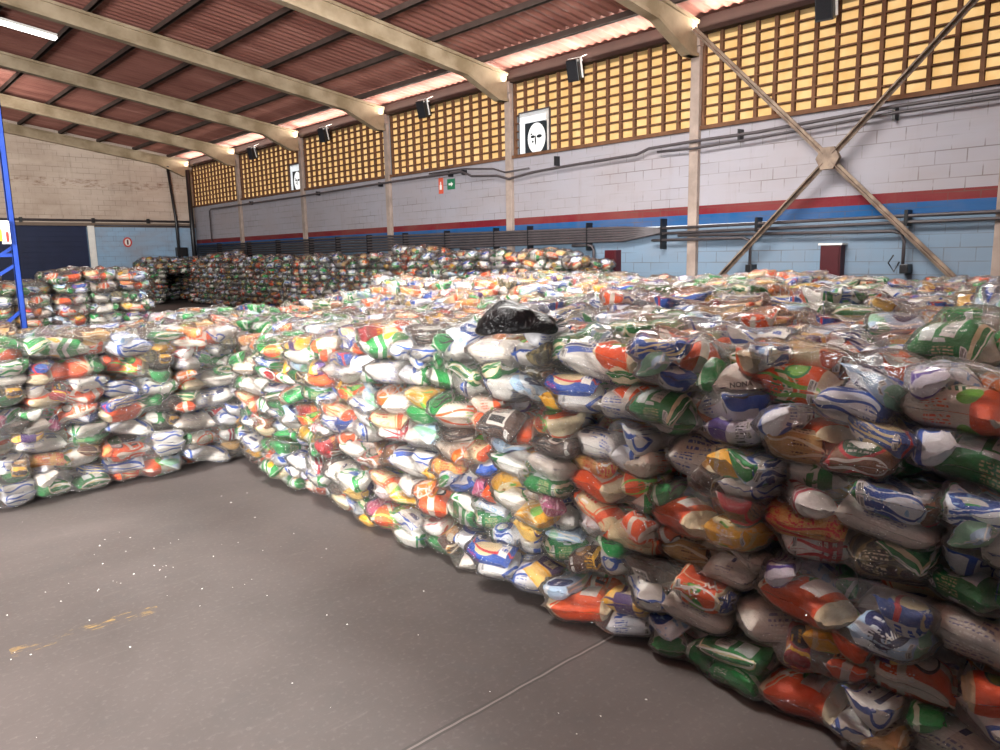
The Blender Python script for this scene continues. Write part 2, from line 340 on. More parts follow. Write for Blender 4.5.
BL_, BW_, BH_ = .56, .42, .202
def pack_bag(kinds, seed):
    """drops packets one after another onto a height field inside the bag's outline"""
    r = np.random.default_rng(seed)
    g = .01; nx, ny = 56, 44
    hx = (np.arange(nx) - nx / 2 + .5) * g; hy = (np.arange(ny) - ny / 2 + .5) * g
    GX, GY = np.meshgrid(hx, hy, indexing='ij')
    Hm = np.zeros((nx, ny)); out = []
    for kd in kinds:
        L, Wd, H, p, q = DIMS[kd]
        best = None
        for _ in range(110):
            a = r.choice([0, math.pi / 2]) + r.normal(0, .3)
            c, s = math.cos(a), math.sin(a)
            ex = abs(c) * L / 2 + abs(s) * Wd / 2; ey = abs(s) * L / 2 + abs(c) * Wd / 2
            mx, my = BL_ / 2 - ex * .97, BW_ / 2 - ey * .97
            if mx < 0 or my < 0: continue
            x, y = r.uniform(-mx, mx), r.uniform(-my, my)
            lx = (GX - x) * c + (GY - y) * s; ly = -(GX - x) * s + (GY - y) * c
            ft = (np.abs(lx) < L * .46) & (np.abs(ly) < Wd * .42)
            if ft.sum() < 4: continue
            hs = Hm[ft]
            z = np.percentile(hs, 82)
            sc = z + .004 * r.random() - .05 * ((abs(x) + ex) / (BL_ / 2)) ** 2 - .03 * ((abs(y) + ey) / (BW_ / 2)) ** 2
            if best is None or sc < best[0]: best = (sc, x, y, a, ft, z, lx, ly)
        if best is None: continue
        _, x, y, a, ft, z, lx, ly = best
        A = np.stack([lx[ft], ly[ft], np.ones(ft.sum())], 1)
        sl, *_ = np.linalg.lstsq(A, Hm[ft], rcond=None)
        sx, sy = np.clip(sl[:2] * .75, -.5, .5)
        zc = z * .45 + .55 * max(sl[2], 0) + H / 2
        prof = np.clip(1 - (np.abs(ly) / (Wd / 2)) ** 2.4, 0, 1) ** .5 * np.clip(1 - (np.abs(lx) / (L / 2)) ** 6, 0, 1) ** .5
        top = zc + lx * sx + ly * sy + H / 2 * prof
        Hm = np.where((np.abs(lx) < L / 2) & (np.abs(ly) < Wd / 2), np.maximum(Hm, top), Hm)
        flip = math.pi if r.random() < .5 else 0
        out.append([kd, np.array([x, y, zc]), rotm(flip + math.atan(sy), -math.atan(sx), 0), a])
    zs = [o[1][2] for o in out]
    return out

def bag_geometry(kinds, seed, hi=True):
    """packets and the clear film around them, in bag space (base at z = 0)"""
    items = pack_bag(kinds, seed)
    P = []
    for i, (kd, c, R, a) in enumerate(items):
        v, q, uv = packet(kd, *((20, 13) if hi else (10, 7)), seed=seed * 31 + i)
        M = rotm(0, 0, a) @ R
        P.append([kd, v @ M.T + c, q, uv])
    zmax = max(p[1][:, 2].max() for p in P); zmin = min(p[1][:, 2].min() for p in P)
    # the load settles: every column is pressed or loosened to the flat-topped outline of the bag
    g = .02; nx, ny = 34, 28
    env = np.full((nx, ny), .02)
    for p in P:
        ix = np.clip((p[1][:, 0] / g + nx / 2).astype(int), 0, nx - 1); iy = np.clip((p[1][:, 1] / g + ny / 2).astype(int), 0, ny - 1)
        np.maximum.at(env, (ix, iy), p[1][:, 2] - zmin)
    for _ in range(5):
        e = np.pad(env, 1, mode='edge')
        env = np.maximum(env * .9, (e[:-2, 1:-1] + e[2:, 1:-1] + e[1:-1, :-2] + e[1:-1, 2:] + 2 * e[1:-1, 1:-1]) / 6)
    for p in P:
        fx = np.clip(p[1][:, 0] / g + nx / 2 - .5, 0, nx - 1.001); fy = np.clip(p[1][:, 1] / g + ny / 2 - .5, 0, ny - 1.001)
        a, b = fx.astype(int), fy.astype(int); u, v = fx - a, fy - b
        H = env[a, b] * (1 - u) * (1 - v) + env[a + 1, b] * u * (1 - v) + env[a, b + 1] * (1 - u) * v + env[a + 1, b + 1] * u * v
        tgt = (BH_ - .012) * np.clip(1 - .32 * np.abs(p[1][:, 0] / (BL_ / 2 + .02)) ** 5, .3, 1) * np.clip(1 - .32 * np.abs(p[1][:, 1] / (BW_ / 2 + .02)) ** 5, .3, 1)
        # thin edges hang in the middle of the bag's height
        lift = (BH_ - .012 - tgt) * .45
        p[1][:, 2] = (p[1][:, 2] - zmin) * np.clip(tgt / H, .72, 1.45) + lift * np.clip(tgt / H, 0, 1) + .005
    allv = np.concatenate([p[1] for p in P])
    r = np.random.default_rng(seed + 99)
    nu, nv = (64, 34) if hi else (18, 9)
    th = np.linspace(0, 2 * np.pi, nu, endpoint=True); ph = np.linspace(-np.pi / 2 + .02, np.pi / 2 - .02, nv)
    T, Ph = np.meshgrid(th, ph, indexing='ij')
    d = np.stack([np.cos(T) * np.cos(Ph), np.sin(T) * np.cos(Ph), np.sin(Ph)], -1).reshape(-1, 3)
    A = np.array([BL_ / 2, BW_ / 2, BH_ / 2 * 1.15]); c0 = np.array([0, 0, BH_ / 2])
    Q = (allv - c0) / A
    if hi: Q = Q[::2]
    rad = np.zeros(len(d))
    for i in range(0, len(d), 200):
        dt = d[i:i + 200] @ Q.T
        perp = np.sqrt(np.clip((Q ** 2).sum(1)[None] - dt ** 2, 0, None))
        rad[i:i + 200] = (dt - .85 * perp).max(1)
    rad = rad.reshape(nu, nv)
    rad[-1] = rad[0]
    for _ in range(2):
        m = (np.roll(rad[:-1], 1, 0) + np.roll(rad[:-1], -1, 0)) / 2
        rr = rad.copy(); rr[:-1] = .5 * rad[:-1] + .5 * m; rr[:, 1:-1] = .6 * rr[:, 1:-1] + .2 * (rad[:, :-2] + rad[:, 2:]); rr[-1] = rr[0]
        rad = np.maximum(rad * .985, rr)
    wr = sum(.02 * (1 - np.abs(np.sin(T * int(r.integers(2, 9)) * .5 * 2 + Ph * r.uniform(2, 9) + r.uniform(0, 6)))) ** 3 for _ in range(6))
    rad = rad * (1.025 + wr)
    # the gathered corners of the plastic at both ends
    for t0 in (0, np.pi):
        dT = np.abs((T - t0 + np.pi) % (2 * np.pi) - np.pi)
        rad = rad + .05 * np.exp(-(dT / .5) ** 2 - (Ph / .22) ** 2) * (1 + .5 * np.sin(T * 24 + Ph * 9))
    # nothing pokes through the film: packets give way to it
    for p in P:
        q_ = (p[1] - c0) / A; rq = np.linalg.norm(q_, axis=1) + 1e-9
        ti = (np.arctan2(q_[:, 1], q_[:, 0]) % (2 * np.pi)) / (2 * np.pi) * (nu - 1); pi_ = (np.arcsin(np.clip(q_[:, 2] / rq, -1, 1)) - ph[0]) / (ph[-1] - ph[0]) * (nv - 1)
        ti = np.clip(ti, 0, nu - 1.001); pi_ = np.clip(pi_, 0, nv - 1.001); a, b = ti.astype(int), pi_.astype(int); u, v = ti - a, pi_ - b
        rf = np.minimum.reduce([rad[a, b], rad[a + 1, b], rad[a, b + 1], rad[a + 1, b + 1]]) * .6 + .4 * (rad[a, b] * (1 - u) * (1 - v) + rad[a + 1, b] * u * (1 - v) + rad[a, b + 1] * (1 - u) * v + rad[a + 1, b + 1] * u * v)
        lim = .965 * rf
        k_ = np.where(rq > lim, lim / rq, 1.0)
        p[1][:] = q_ * k_[:, None] * A + c0
        p[1][:, 2] = np.maximum(p[1][:, 2], .003)
    F = d.reshape(nu, nv, 3) * rad[..., None] * A + c0
    F[..., 2] = np.clip(F[..., 2], .0, None)
    return P, (F.reshape(-1, 3), grid_quads(nu, nv))

KL = list(POOL)
COMBOS = [
    ['rice_packet', 'rice_packet', 'bean_packet', 'sugar_packet', 'flour_packet', 'pasta_packet', 'cornmeal_packet', 'coffee_packet', 'milk_powder_packet'],
    ['rice_packet', 'sugar_packet', 'rice_packet', 'bean_packet', 'biscuit_packet', 'bean_packet', 'milk_powder_packet', 'salt_packet', 'pasta_packet'],
    ['bean_packet', 'rice_packet', 'flour_packet', 'rice_packet', 'sugar_packet', 'pasta_packet', 'sugar_packet', 'coffee_packet', 'cornmeal_packet'],
    ['rice_packet', 'cornmeal_packet', 'rice_packet', 'sugar_packet', 'bean_packet', 'bean_packet', 'biscuit_packet', 'milk_powder_packet', 'flour_packet'],
]
NPROTO = 14
def collect(hi):
    out = []
    for i in range(NPROTO):
        ks = list(COMBOS[i % 4]); rr = random.Random(i * 5 + 1); head = ks[:4]; tail = ks[4:]; rr.shuffle(head); rr.shuffle(tail)
        out.append(bag_geometry(head + tail, 100 + i, hi))
    return out
PROTO = []
for P, F in collect(True):
    parts = []
    for kd, v, q, uv in P:
        c = v.mean(0)
        me = np_mesh(kd, v - c, q, uv); me.materials.append(D[POOL[kd][0]])
        parts.append((kd, me, c))
    fm = np_mesh('film_wrap', *F); fm.materials.append(FILM)
    PROTO.append((parts, fm))

used_proto = set()
def place_bag(loc, rz=0, tilt=(0, 0), scale=(1, 1, 1), proto=None, force=None, rnd=None):
    """one clear bag of groceries: an Empty with its film wrap and packets as parts"""
    rnd = rnd or random
    parts, fm = PROTO[proto if proto is not None else rnd.randrange(NPROTO)]
    root = empty('food_bag', loc); root.rotation_euler = (tilt[0], tilt[1], rz); root.scale = scale
    recs = []
    for i, (kd, me, c) in enumerate(parts):
        o = bpy.data.objects.new(kd, me); COL.objects.link(o); o.parent = root; o.location = c
        key = (force or {}).get(i) or rnd.choice(POOL[kd])
        o.material_slots[0].link = 'OBJECT'; o.material_slots[0].material = D[key]
        recs.append((o, key, c))
    w = bpy.data.objects.new('film_wrap', fm); COL.objects.link(w); w.parent = root
    root['category'] = 'bag of groceries'
    return root, recs

CAM = Vector((0, 0, EYE))
def two_seen(root, recs, raw=False):
    """the two packets that show most towards the camera, as phrases"""
    M = Matrix.LocRotScale(root.location, root.rotation_euler.to_quaternion(), root.scale)
    view = (CAM - (M @ Vector((0, 0, BH_ / 2)))).normalized()
    sc = []
    for o, key, c in recs:
        dv = o.data.vertices
        p = M @ Vector(c)
        size = o.dimensions[0] * o.dimensions[1] if False else DIMS[o.name.split('.')[0]][0] * DIMS[o.name.split('.')[0]][1]
        sc.append(((p - M @ Vector((0, 0, BH_ / 2))).dot(view) + size * 1.2, key, len(sc)))
    sc.sort(reverse=True)
    if raw: return [(recs[q[2]][0], recs[q[2]][1], Vector(recs[q[2]][2])) for q in sc[:2]]
    out = []
    for _, k, _i in sc:
        ph = D[k]['phrase']
        if ph not in out: out.append(ph)
        if len(out) == 2: break
    return out

ORD = ['zeroth', 'first', 'second', 'third', 'fourth', 'fifth', 'sixth', 'seventh', 'eighth', 'ninth', 'tenth', 'eleventh', 'twelfth', 'thirteenth',
       'fourteenth', 'fifteenth', 'sixteenth', 'seventeenth', 'eighteenth', 'nineteenth', 'twentieth', 'twenty-first', 'twenty-second', 'twenty-third']
STUFF_SPOTS = []      # (x, y, z, rz, tilt, scale) bags that only make up the mass
# ================================================================== camera
CAMF, YAW, PITCH, ROLL = 742.936344, 0.738179303, 0.163067117, -0.019279969
cy, sy, cp, sp_ = math.cos(YAW), math.sin(YAW), math.cos(PITCH), math.sin(PITCH)
Fw = Vector((sy * cp, cy * cp, -sp_)); Rt = Vector((cy, -sy, 0)); Up = Rt.cross(Fw)
cr, sr = math.cos(ROLL), math.sin(ROLL)
R2 = Rt * cr + Up * sr; U2 = Up * cr - Rt * sr
def to_px(p):
    d = Vector(p) - CAM; z = d.dot(Fw)
    return (500 + CAMF * d.dot(R2) / z, 375 - CAMF * d.dot(U2) / z, z) if z > .05 else (-9999, -9999, z)

# ---- the aisle face of the long stack: x = 2.3, running away from the camera
LAYH = .178
front = []
def sink(x, y):
    t_ = min(1, max(0, (y - 3.3) / 1.7)) * min(1, max(0, (6.5 - x) / 2.5))
    return 1 - .17 * t_ * t_ * (3 - 2 * t_)
col_y = []
def jit(a): return random.uniform(-a, a)
N_LAY = 7
for lay in range(N_LAY):
    y = 5.74 - .25 + jit(.05) + (0.0 if lay % 2 else -.06); k = 0
    while y > -.75:
        k += 1
        w = random.uniform(.47, .55)
        zt = lay * LAYH * sink(2.3, y)
        x = 2.5 + .012 * lay + jit(.045); zt += jit(.014) * (lay > 0)
        front.append(('aisle', lay, k, (x, y, zt), math.pi / 2 + jit(.22) + (math.pi if random.random() < .5 else 0), (jit(.1), jit(.1)), (w / .495, random.uniform(1.0, 1.12), random.uniform(.98, 1.05) * (.35 + .65 * sink(2.3, y)))))
        y -= w * .985
# ---- the end face: y = 5.75, running left from the inner corner
for lay in range(N_LAY):
    x = 2.20 + jit(.03); k = 0
    while x > -.9:
        k += 1
        w = random.uniform(.49, .56)
        front.append(('end', lay, k, (x - .0, 5.96 + .012 * lay + jit(.03) + (.12 * (2.0 - x) if x < 1.2 and False else 0), lay * LAYH * (.86 + .045 * min(1, max(0, 2.0 - x))) - .003), jit(.2) + (math.pi if random.random() < .5 else 0), (jit(.09), jit(.09)), (w / .49, random.uniform(1.02, 1.15), random.uniform(.9, .97))))
        x -= w * .985
# ---- bags lying on top of the field behind the faces
tops = []
ztop = N_LAY * LAYH - LAYH
def field_z(x, y):
    z = ztop + .05 * math.sin(x * 1.3 + y * .7) + .04 * math.sin(y * 1.9 - x * .8) - .009 * (x - 2.5)
    if y < 1.25 and x < 6: z += .2 * min(1, (1.25 - y) / .35)
    z = (z + LAYH) * sink(x, y) - LAYH
    return z
row = 0
x = 2.98
while x < 10.35:
    row += 1; k = 0
    y = 9.25 + jit(.1) - (.0 if x > 4 else .3)
    if x < 6: y = 8.6 + jit(.2)
    while y > -.6:
        k += 1; w = random.uniform(.5, .58)
        tops.append(('top', row, k, (x + jit(.06), y, field_z(x, y) + jit(.025)), math.pi / 2 + jit(.5) + (math.pi if random.random() < .5 else 0), (jit(.13), jit(.13)), (w / .52, random.uniform(1.08, 1.2), random.uniform(1.0, 1.16))))
        y -= w * .97
    x += .445
row = 0
for yy in (6.42, 6.86, 7.3):
    row += 1; k = 0; x = 2.35 + jit(.1)
    while x > -.3:
        k += 1; w = random.uniform(.5, .57)
        tops.append(('block', row, k, (x, yy + jit(.05), ztop - .20 + jit(.03)), jit(.35) + (math.pi if random.random() < .5 else 0), (jit(.1), jit(.1)), (w / .52, random.uniform(1.05, 1.15), random.uniform(.98, 1.1))))
        x -= w * .98
def shown(s):
    u, v, z = to_px((s[3][0], s[3][1], s[3][2] + .1))
    m = 300 / max(z, .5) * .5
    return -m < u < 1000 + m and -m < v < 750 + m
#@@HERO
cand = [s for s in front + tops if shown(s)]
cand.sort(key=lambda s: (Vector(s[3]) - CAM).length - (1.2 if s[0] in ('aisle', 'end') else 0))
LIMIT = 318
picked = cand[:LIMIT]; rest = cand[LIMIT:]
for s in [s for s in front + tops if not shown(s)]: STUFF_SPOTS.append(s[3:])
for s in rest: STUFF_SPOTS.append(s[3:])
HINTS = [(555, 375, 'rice_orange', 'bean_green'), (670, 378, 'rice_clear', 'rice_orange'), (760, 390, 'bean_green', 'sugar_navy'), (870, 400, 'milk_white', 'rice_clear'), (970, 410, 'rice_clear', 'milk_light'),
    (555, 412, 'rice_blue', 'rice_stripe'), (640, 415, 'sugar_blue', 'salt_violet'), (480, 430, 'rice_leaf', 'rice_orange'), (575, 447, 'sugar_navy', 'rice_leaf'), (648, 455, 'rice_orange', 'rice_green'), (740, 440, 'sugar_navy', 'milk_white'),
    (545, 480, 'bean_green', 'rice_clear'), (850, 465, 'bean_window', 'pasta_blue'), (955, 478, 'bean_green', 'flour_tan'), (640, 488, 'pasta_clear', 'rice_stripe'), (490, 490, 'bean_green', 'rice_stripe'), (545, 515, 'corn_yellow', 'biscuit_pink'),
    (640, 530, 'corn_yellow', 'bean_window'), (745, 492, 'milk_white', 'bean_window'), (850, 513, 'flour_mottled', 'bean_green'), (720, 537, 'rice_clear', 'rice_clear'), (850, 560, 'milk_light', 'pasta_blue'), (960, 580, 'rice_clear', 'rice_orange'),
    (715, 580, 'rice_plain_orange', 'dog_blue'), (520, 545, 'rice_blue', 'corn_band'), (590, 562, 'sugar_navy', 'soap_green'), (850, 598, 'rice_stripe', 'pasta_clear'), (525, 580, 'sugar_blue', 'corn_band'), (700, 615, 'bean_green', 'soap_green'),
    (600, 600, 'corn_band', 'sugar_blue'), (840, 632, 'sugar_navy', 'flour_tan'), (690, 670, 'sugar_navy', 'rice_orange'), (805, 690, 'dog_blue', 'rice_stripe'), (960, 645, 'milk_white', 'pasta_red'), (970, 700, 'coffee_red', 'bean_green'),
    (420, 527, 'sugar_navy', 'flour_green'), (390, 482, 'corn_yellow', 'rice_clear'), (415, 347, 'flour_green', 'flour_green'), (425, 400, 'corn_yellow', 'soap_green'), (65, 362, 'rice_orange', 'pasta_blue'), (150, 352, 'milk_white', 'sugar_blue'),
    (70, 410, 'flour_green', 'rice_stripe'), (150, 385, 'sugar_blue', 'bean_green'), (215, 440, 'bean_green', 'rice_leaf'), (70, 470, 'rice_clear', 'bean_green'), (210, 405, 'rice_stripe', 'bean_green'), (140, 470, 'sugar_blue', 'pasta_clear'),
    (600, 335, 'bean_green', 'biscuit_pink'), (320, 350, 'rice_leaf', 'rice_stripe')]
hint_of = {}
for h in HINTS:
    bi = min((k for k in range(len(picked)) if k not in hint_of), key=lambda k: (lambda q: (q[0] - h[0]) ** 2 + 2.5 * (q[1] - h[1]) ** 2 + (0 if picked[k][0] in ('aisle', 'end') or h[1] < 420 else 1e6))(to_px((picked[k][3][0] - (.15 if picked[k][0] == 'aisle' else 0), picked[k][3][1], picked[k][3][2] + .09))))
    hint_of[bi] = h
LETTER = {(715, 580): ('HARI', 'HARI'), (850, 560): ('Allis', 'OVAL'), (670, 378): ('NONA', 'NONA')}
def lettering(root, pk, text, mode):
    """printed words laid onto the side of a packet that faces the aisle"""
    from mathutils.bvhtree import BVHTree
    M = Matrix.LocRotScale(root.location, root.rotation_euler.to_quaternion(), root.scale) @ Matrix.Translation(pk.location)
    me = pk.data; vs = [M @ v.co for v in me.vertices]
    bv = BVHTree.FromPolygons(vs, [tuple(p.vertices) for p in me.polygons])
    ctr = M @ Vector((0, 0, 0)); nrm = (CAM - ctr).normalized()
    hit, hn, _, _ = bv.ray_cast(ctr + nrm * .5, -nrm)
    print('LETTER', text, [round(q) for q in to_px(ctr)[:2]], hit is not None)
    if hit is None: return
    ang = {'HARI': math.radians(196), 'OVAL': math.radians(38), 'NONA': math.radians(8)}[mode]
    r0 = Vector((0, 0, 1)).cross(nrm).normalized(); u0 = nrm.cross(r0)
    rx_ = r0 * math.cos(ang) + u0 * math.sin(ang); ux_ = u0 * math.cos(ang) - r0 * math.sin(ang)
    def put(pts, faces, lift, name, mat):
        out = []
        for x_, y_ in pts:
            o_ = hit + rx_ * x_ + ux_ * y_ + nrm * .12
            h_, _, _, _ = bv.ray_cast(o_, -nrm)
            if h_ is None: h_ = bv.find_nearest(hit + rx_ * x_ + ux_ * y_)[0]
            out.append(M.inverted() @ (h_ + nrm * lift))
        m2 = bpy.data.meshes.new(name); m2.from_pydata(out, [], faces); m2.materials.append(mat)
        o = bpy.data.objects.new(name, m2); COL.objects.link(o); o.parent = pk
        return o
    size = {'HARI': .05, 'OVAL': .036, 'NONA': .026}[mode]
    if mode == 'OVAL':
        N_ = 28; pts = [(0, 0)]; fs = []
        for rr_ in (.33, .66, 1):
            pts += [(.062 * rr_ * math.cos(a_), .036 * rr_ * math.sin(a_)) for a_ in [2 * math.pi * k / N_ for k in range(N_)]]
        fs = [(0, 1 + k, 1 + (k + 1) % N_) for k in range(N_)]
        for q in range(2): fs += [(1 + q * N_ + k, 1 + q * N_ + N_ + k, 1 + q * N_ + N_ + (k + 1) % N_, 1 + q * N_ + (k + 1) % N_) for k in range(N_)]
        put(pts, fs, .0012, 'emblem', MT_INK)
    cu = bpy.data.curves.new('words', 'FONT'); cu.body = text; cu.size = size; cu.align_x = 'CENTER'; cu.align_y = 'CENTER'; cu.resolution_u = 3; cu.offset = size * .025
    if mode == 'OVAL': cu.shear = .3
    ob = bpy.data.objects.new('words', cu); tm = bpy.data.meshes.new_from_object(ob)
    pts = [(v.co.x, v.co.y) for v in tm.vertices]; fs = [tuple(p.vertices) for p in tm.polygons]
    put(pts, fs, .0045, 'lettering', MT_DARK if mode == 'NONA' else MT_LIGHT)
    bpy.data.objects.remove(ob); bpy.data.meshes.remove(tm); bpy.data.curves.remove(cu)
def plain(name, h):
    t = NT(name); t.principled(lin(h), .5, .3); return t.m
MT_INK, MT_LIGHT, MT_DARK = plain('ink_navy', '#16204f'), plain('ink_white', '#f1eee6'), plain('ink_dark', '#3a3733')
for i, s in enumerate(picked):
    root, recs = place_bag(s[3], s[4], s[5], s[6], proto=(i * 5 + random.randrange(3)) % NPROTO)
    if i in hint_of:
        h = hint_of[i]; two = two_seen(root, recs, True)
        two.sort(key=lambda r: to_px(root.matrix_basis @ r[2])[0])
        for r_, kk in zip(two, h[2:4]):
            r_[0].material_slots[0].material = D[kk]
        recs = [(o, {two[0][0].name: h[2], two[1][0].name: h[3]}.get(o.name, k), c) for o, k, c in recs]
        if h[:2] in LETTER:
            w_, md = LETTER[h[:2]]; lettering(root, two[0][0], w_, md)
    a, b = two_seen(root, recs)
    if s[0] == 'aisle':
        lab = 'bag with %s and %s, %s layer, %s from inner corner, aisle face' % (a, b, ORD[s[1] + 1], ORD[s[2]])
        grp = 'food bags in the face of the long stack'
    elif s[0] == 'end':
        lab = 'bag with %s and %s, %s layer, %s left of inner corner' % (a, b, ORD[s[1] + 1], ORD[s[2]])
        grp = 'food bags in the face of the short stack'
    elif s[0] == 'top':
        lab = 'bag with %s on top, row %s behind aisle face, %s from far end' % (a, ORD[s[1]].replace('zeroth', ''), ORD[s[2]])
        grp = 'food bags on top of the long stack'
    else:
        lab = 'bag with %s on short stack top, %s row back, %s from right' % (a, ORD[s[1]], ORD[s[2]])
        grp = 'food bags on top of the short stack'
    tag(root, lab, None, grp)
print('bags', len(picked), 'stuff from near', len(STUFF_SPOTS))

# ---- the layer under the top, only glimpsed through gaps
for s in tops:
    x, y, z = s[3]
    STUFF_SPOTS.append(((x + .2, y + .2, z - .19), s[4], (0, 0), (1.05, 1.2, 1.0)))
# ---- heap behind the short stack (left), against nothing, and the far heap along the long wall
for lay in range(8):
    for i in range(12):
        for j in range(4):
            x = 4.15 - i * .52 + jit(.06); y = 14.1 + j * .45 + jit(.05) + .02 * lay
            if lay == 7 and random.random() < .45: continue
            if j > 0 and lay < 6: continue
            STUFF_SPOTS.append(((x, y, lay * .18), jit(.3) + random.choice([0, math.pi]), (jit(.12), jit(.12)), (1.02, 1.1, random.uniform(1, 1.1))))
def far_h(y):
    return 1.62 + .22 * math.exp(-((y - 10.6) / .7) ** 2) + .22 * math.exp(-((y - 14.6) / 1.0) ** 2) + .1 * math.sin(y * 1.7) + .1 * math.exp(-((y - 27) / 1.5) ** 2)
y = 31.6
while y > 9.7:
    xf = 10.75 - .28 * (y - 10) / 20
    if y > 28.8: xf = 9.35
    n = int(far_h(y) / .18)
    for lay in range(n):
        for j in range(5 if y < 28.8 else 8):
            x = xf + j * .42 + .02 * lay + jit(.05)
            if x > 11.72: continue
            if j > 0 and lay < n - 2 and not (y < 10.3 or y > 31): continue
            STUFF_SPOTS.append(((x, y + jit(.06), lay * .18 + (jit(.05) if lay == n - 1 else 0)), math.pi / 2 + jit(.5), (jit(.15), jit(.15)), (1.02, 1.12, random.uniform(1, 1.12))))
    y -= .52
# ---- one object for the mass
def build_mass():
    lo = collect(False)
    keys = list(D); kid = {k: i for i, k in enumerate(keys)}
    VV, QQ, UU, MM = [], [], [], []; off = 0
    for i, (loc, rz, tilt, scale) in enumerate(STUFF_SPOTS):
        P, F = lo[random.randrange(NPROTO)]
        M = rotm(tilt[0], tilt[1], rz) * np.array(scale)[None]
        for kd, v, q, uv in P:
            VV.append(v @ M.T + np.array(loc)); QQ.append(q + off); UU.append(uv); MM.append(np.full(len(q), kid[random.choice(POOL[kd])])); off += len(v)
        v, q = F
        VV.append(v @ M.T + np.array(loc)); QQ.append(q + off); UU.append(np.zeros((len(v), 2))); MM.append(np.full(len(q), len(keys))); off += len(v)
    me = np_mesh('food_bag_heap', np.concatenate(VV), np.concatenate(QQ), np.concatenate(UU), np.concatenate(MM))
    for k in keys: me.materials.append(D[k])
    me.materials.append(FILM)
    o = bpy.data.objects.new('food_bag_heap', me); COL.objects.link(o)
    tag(o, 'countless clear food bags heaped along the far walls and deep in the field', 'bags of groceries', None, 'stuff')
    print('mass bags', len(STUFF_SPOTS), 'verts', off)
build_mass()
# ================================================================== the hall
WX, EY = 12.34, 32.83
COLY = [28.04, 23.04, 18.04, 13.04, 8.04, 3.04, -1.96]
SLOPE = .15
def roof_z(x): return 5.80 + SLOPE * (WX - x) if x > 0 else 5.80 + SLOPE * WX + SLOPE * x

def wall_paint(name, zones, axis, dirty):
    """painted block wall: colour bands by height, faint mortar courses, dirt"""
    t = NT(name); c = t.coord(); sp = t.n('ShaderNodeSeparateXYZ'); t.link(c, sp.inputs[0])
    z = sp.outputs[2]
    col = lin(zones[0][1])
    for z0, h in zones[1:]:
        col = t.mix(t.math('GREATER_THAN', z, z0), col, lin(h))
    cb = t.n('ShaderNodeCombineXYZ'); t.link(sp.outputs[axis], cb.inputs[0]); t.link(z, cb.inputs[1])
    br = t.n('ShaderNodeTexBrick', Scale=1.0); br.offset = .5
    br.inputs['Brick Width'].default_value = .42; br.inputs['Row Height'].default_value = .2
    br.inputs['Mortar Size'].default_value = .008; br.inputs['Mortar Smooth'].default_value = .3
    for k, v in (('Color1', (1, 1, 1, 1)), ('Color2', (.86, .86, .86, 1)), ('Mortar', (.1, .1, .1, 1))): br.inputs[k].default_value = v
    t.link(cb.outputs[0], br.inputs['Vector'])
    # courses show only here and there
    pn = t.noise(t.mapped(c, (.35, .35, 2.6)), 1.4, 4, .6)
    vis = t.math('MULTIPLY', t.math('MULTIPLY_ADD', pn, 5.0, -2.1, clamp=True), .75)
    col = t.mix(t.math('MULTIPLY', vis, t.math('SUBTRACT', 1.0, br.outputs['Fac'] if False else br.outputs['Color'])), col, lin('#4a4038'))
    d = t.noise(t.mapped(c, (.5, .5, .9)), 1.1, 6, .62, .4)
    col = t.mix(t.math('MULTIPLY', t.math('MULTIPLY_ADD', d, 3.0, -1.2, clamp=True), dirty), col, lin('#8b7460'))
    st = t.noise(t.mapped(c, (2.2, 2.2, .25)), 2.4, 4, .6)
    col = t.mix(t.math('MULTIPLY', t.math('MULTIPLY_ADD', st, 6.0, -3.5, clamp=True), .35 * dirty + .08), col, lin('#6b5a4c'))
    if dirty > .35:      # old dark smears in one course
        band = t.math('LESS_THAN', t.math('ABSOLUTE', t.math('ADD', t.math('SUBTRACT', z, 4.72), t.math('MULTIPLY', sp.outputs[0], .012))), .16)
        nb = t.noise(t.mapped(c, (1.3, 1, 3.5)), 2.6, 5, .7)
        col = t.mix(t.math('MULTIPLY', band, t.math('MULTIPLY_ADD', nb, 4, -2.0, clamp=True)), col, lin('#7a5c48'))
    nr = t.bump(t.math('ADD', br.outputs['Fac'], t.math('MULTIPLY', t.noise(c, 9, 4), -.6)), -.5, .012)
    t.principled(col, .75, .25, nr)
    return t.m
M_LONG = wall_paint('long_wall_paint', [(0, '#6c8296'), (2.09, '#0c4a7c'), (2.285, '#661320'), (2.443, '#928f96')], 1, .22)
M_END = wall_paint('end_wall_paint', [(0, '#86a4bf'), (2.95, '#6c5e54'), (3.12, '#bfaea0')], 0, .5)
M_CONC = simple('column_concrete', '#9c8c82', .8, .2, .15, 3)
M_RAF = simple('rafter_concrete', '#a3927a', .75, .25, .12, 1.6, dirt='#7d6c54')
M_PUR = simple('purlin_steel', '#51423c', .7, .3, .15, 3)
M_BROWN = simple('beam_brown', '#2c1a15', .7, .3, .15, 3)
M_GRID = simple('lattice_concrete', '#6a4a36', .8, .2, .18, 5)
M_DARKPIPE = simple('conduit_grey', '#4a4446', .5, .4, .12, 5)
M_BLACK = simple('black_plastic', '#17171a', .4, .5, .1, 8)
M_WHITE = simple('white_paint', '#dfdcd6', .6, .3, .06, 5)
M_STEELB = simple('brace_steel', '#8a7868', .6, .35, .2, 5, dirt='#5f4f44')
M_RED = simple('cabinet_red', '#430d16', .5, .4, .1, 4)
M_BLUE = simple('rack_blue', '#1a3a8c', .45, .45, .1, 10)
M_YEL = simple('rack_yellow', '#e2b32a', .5, .4, .1, 8)
M_NAVY = simple('door_navy', '#1c2440', .6, .3, .1, 2)

def structure(o, label, cat): return tag(o, label, cat, None, 'structure')

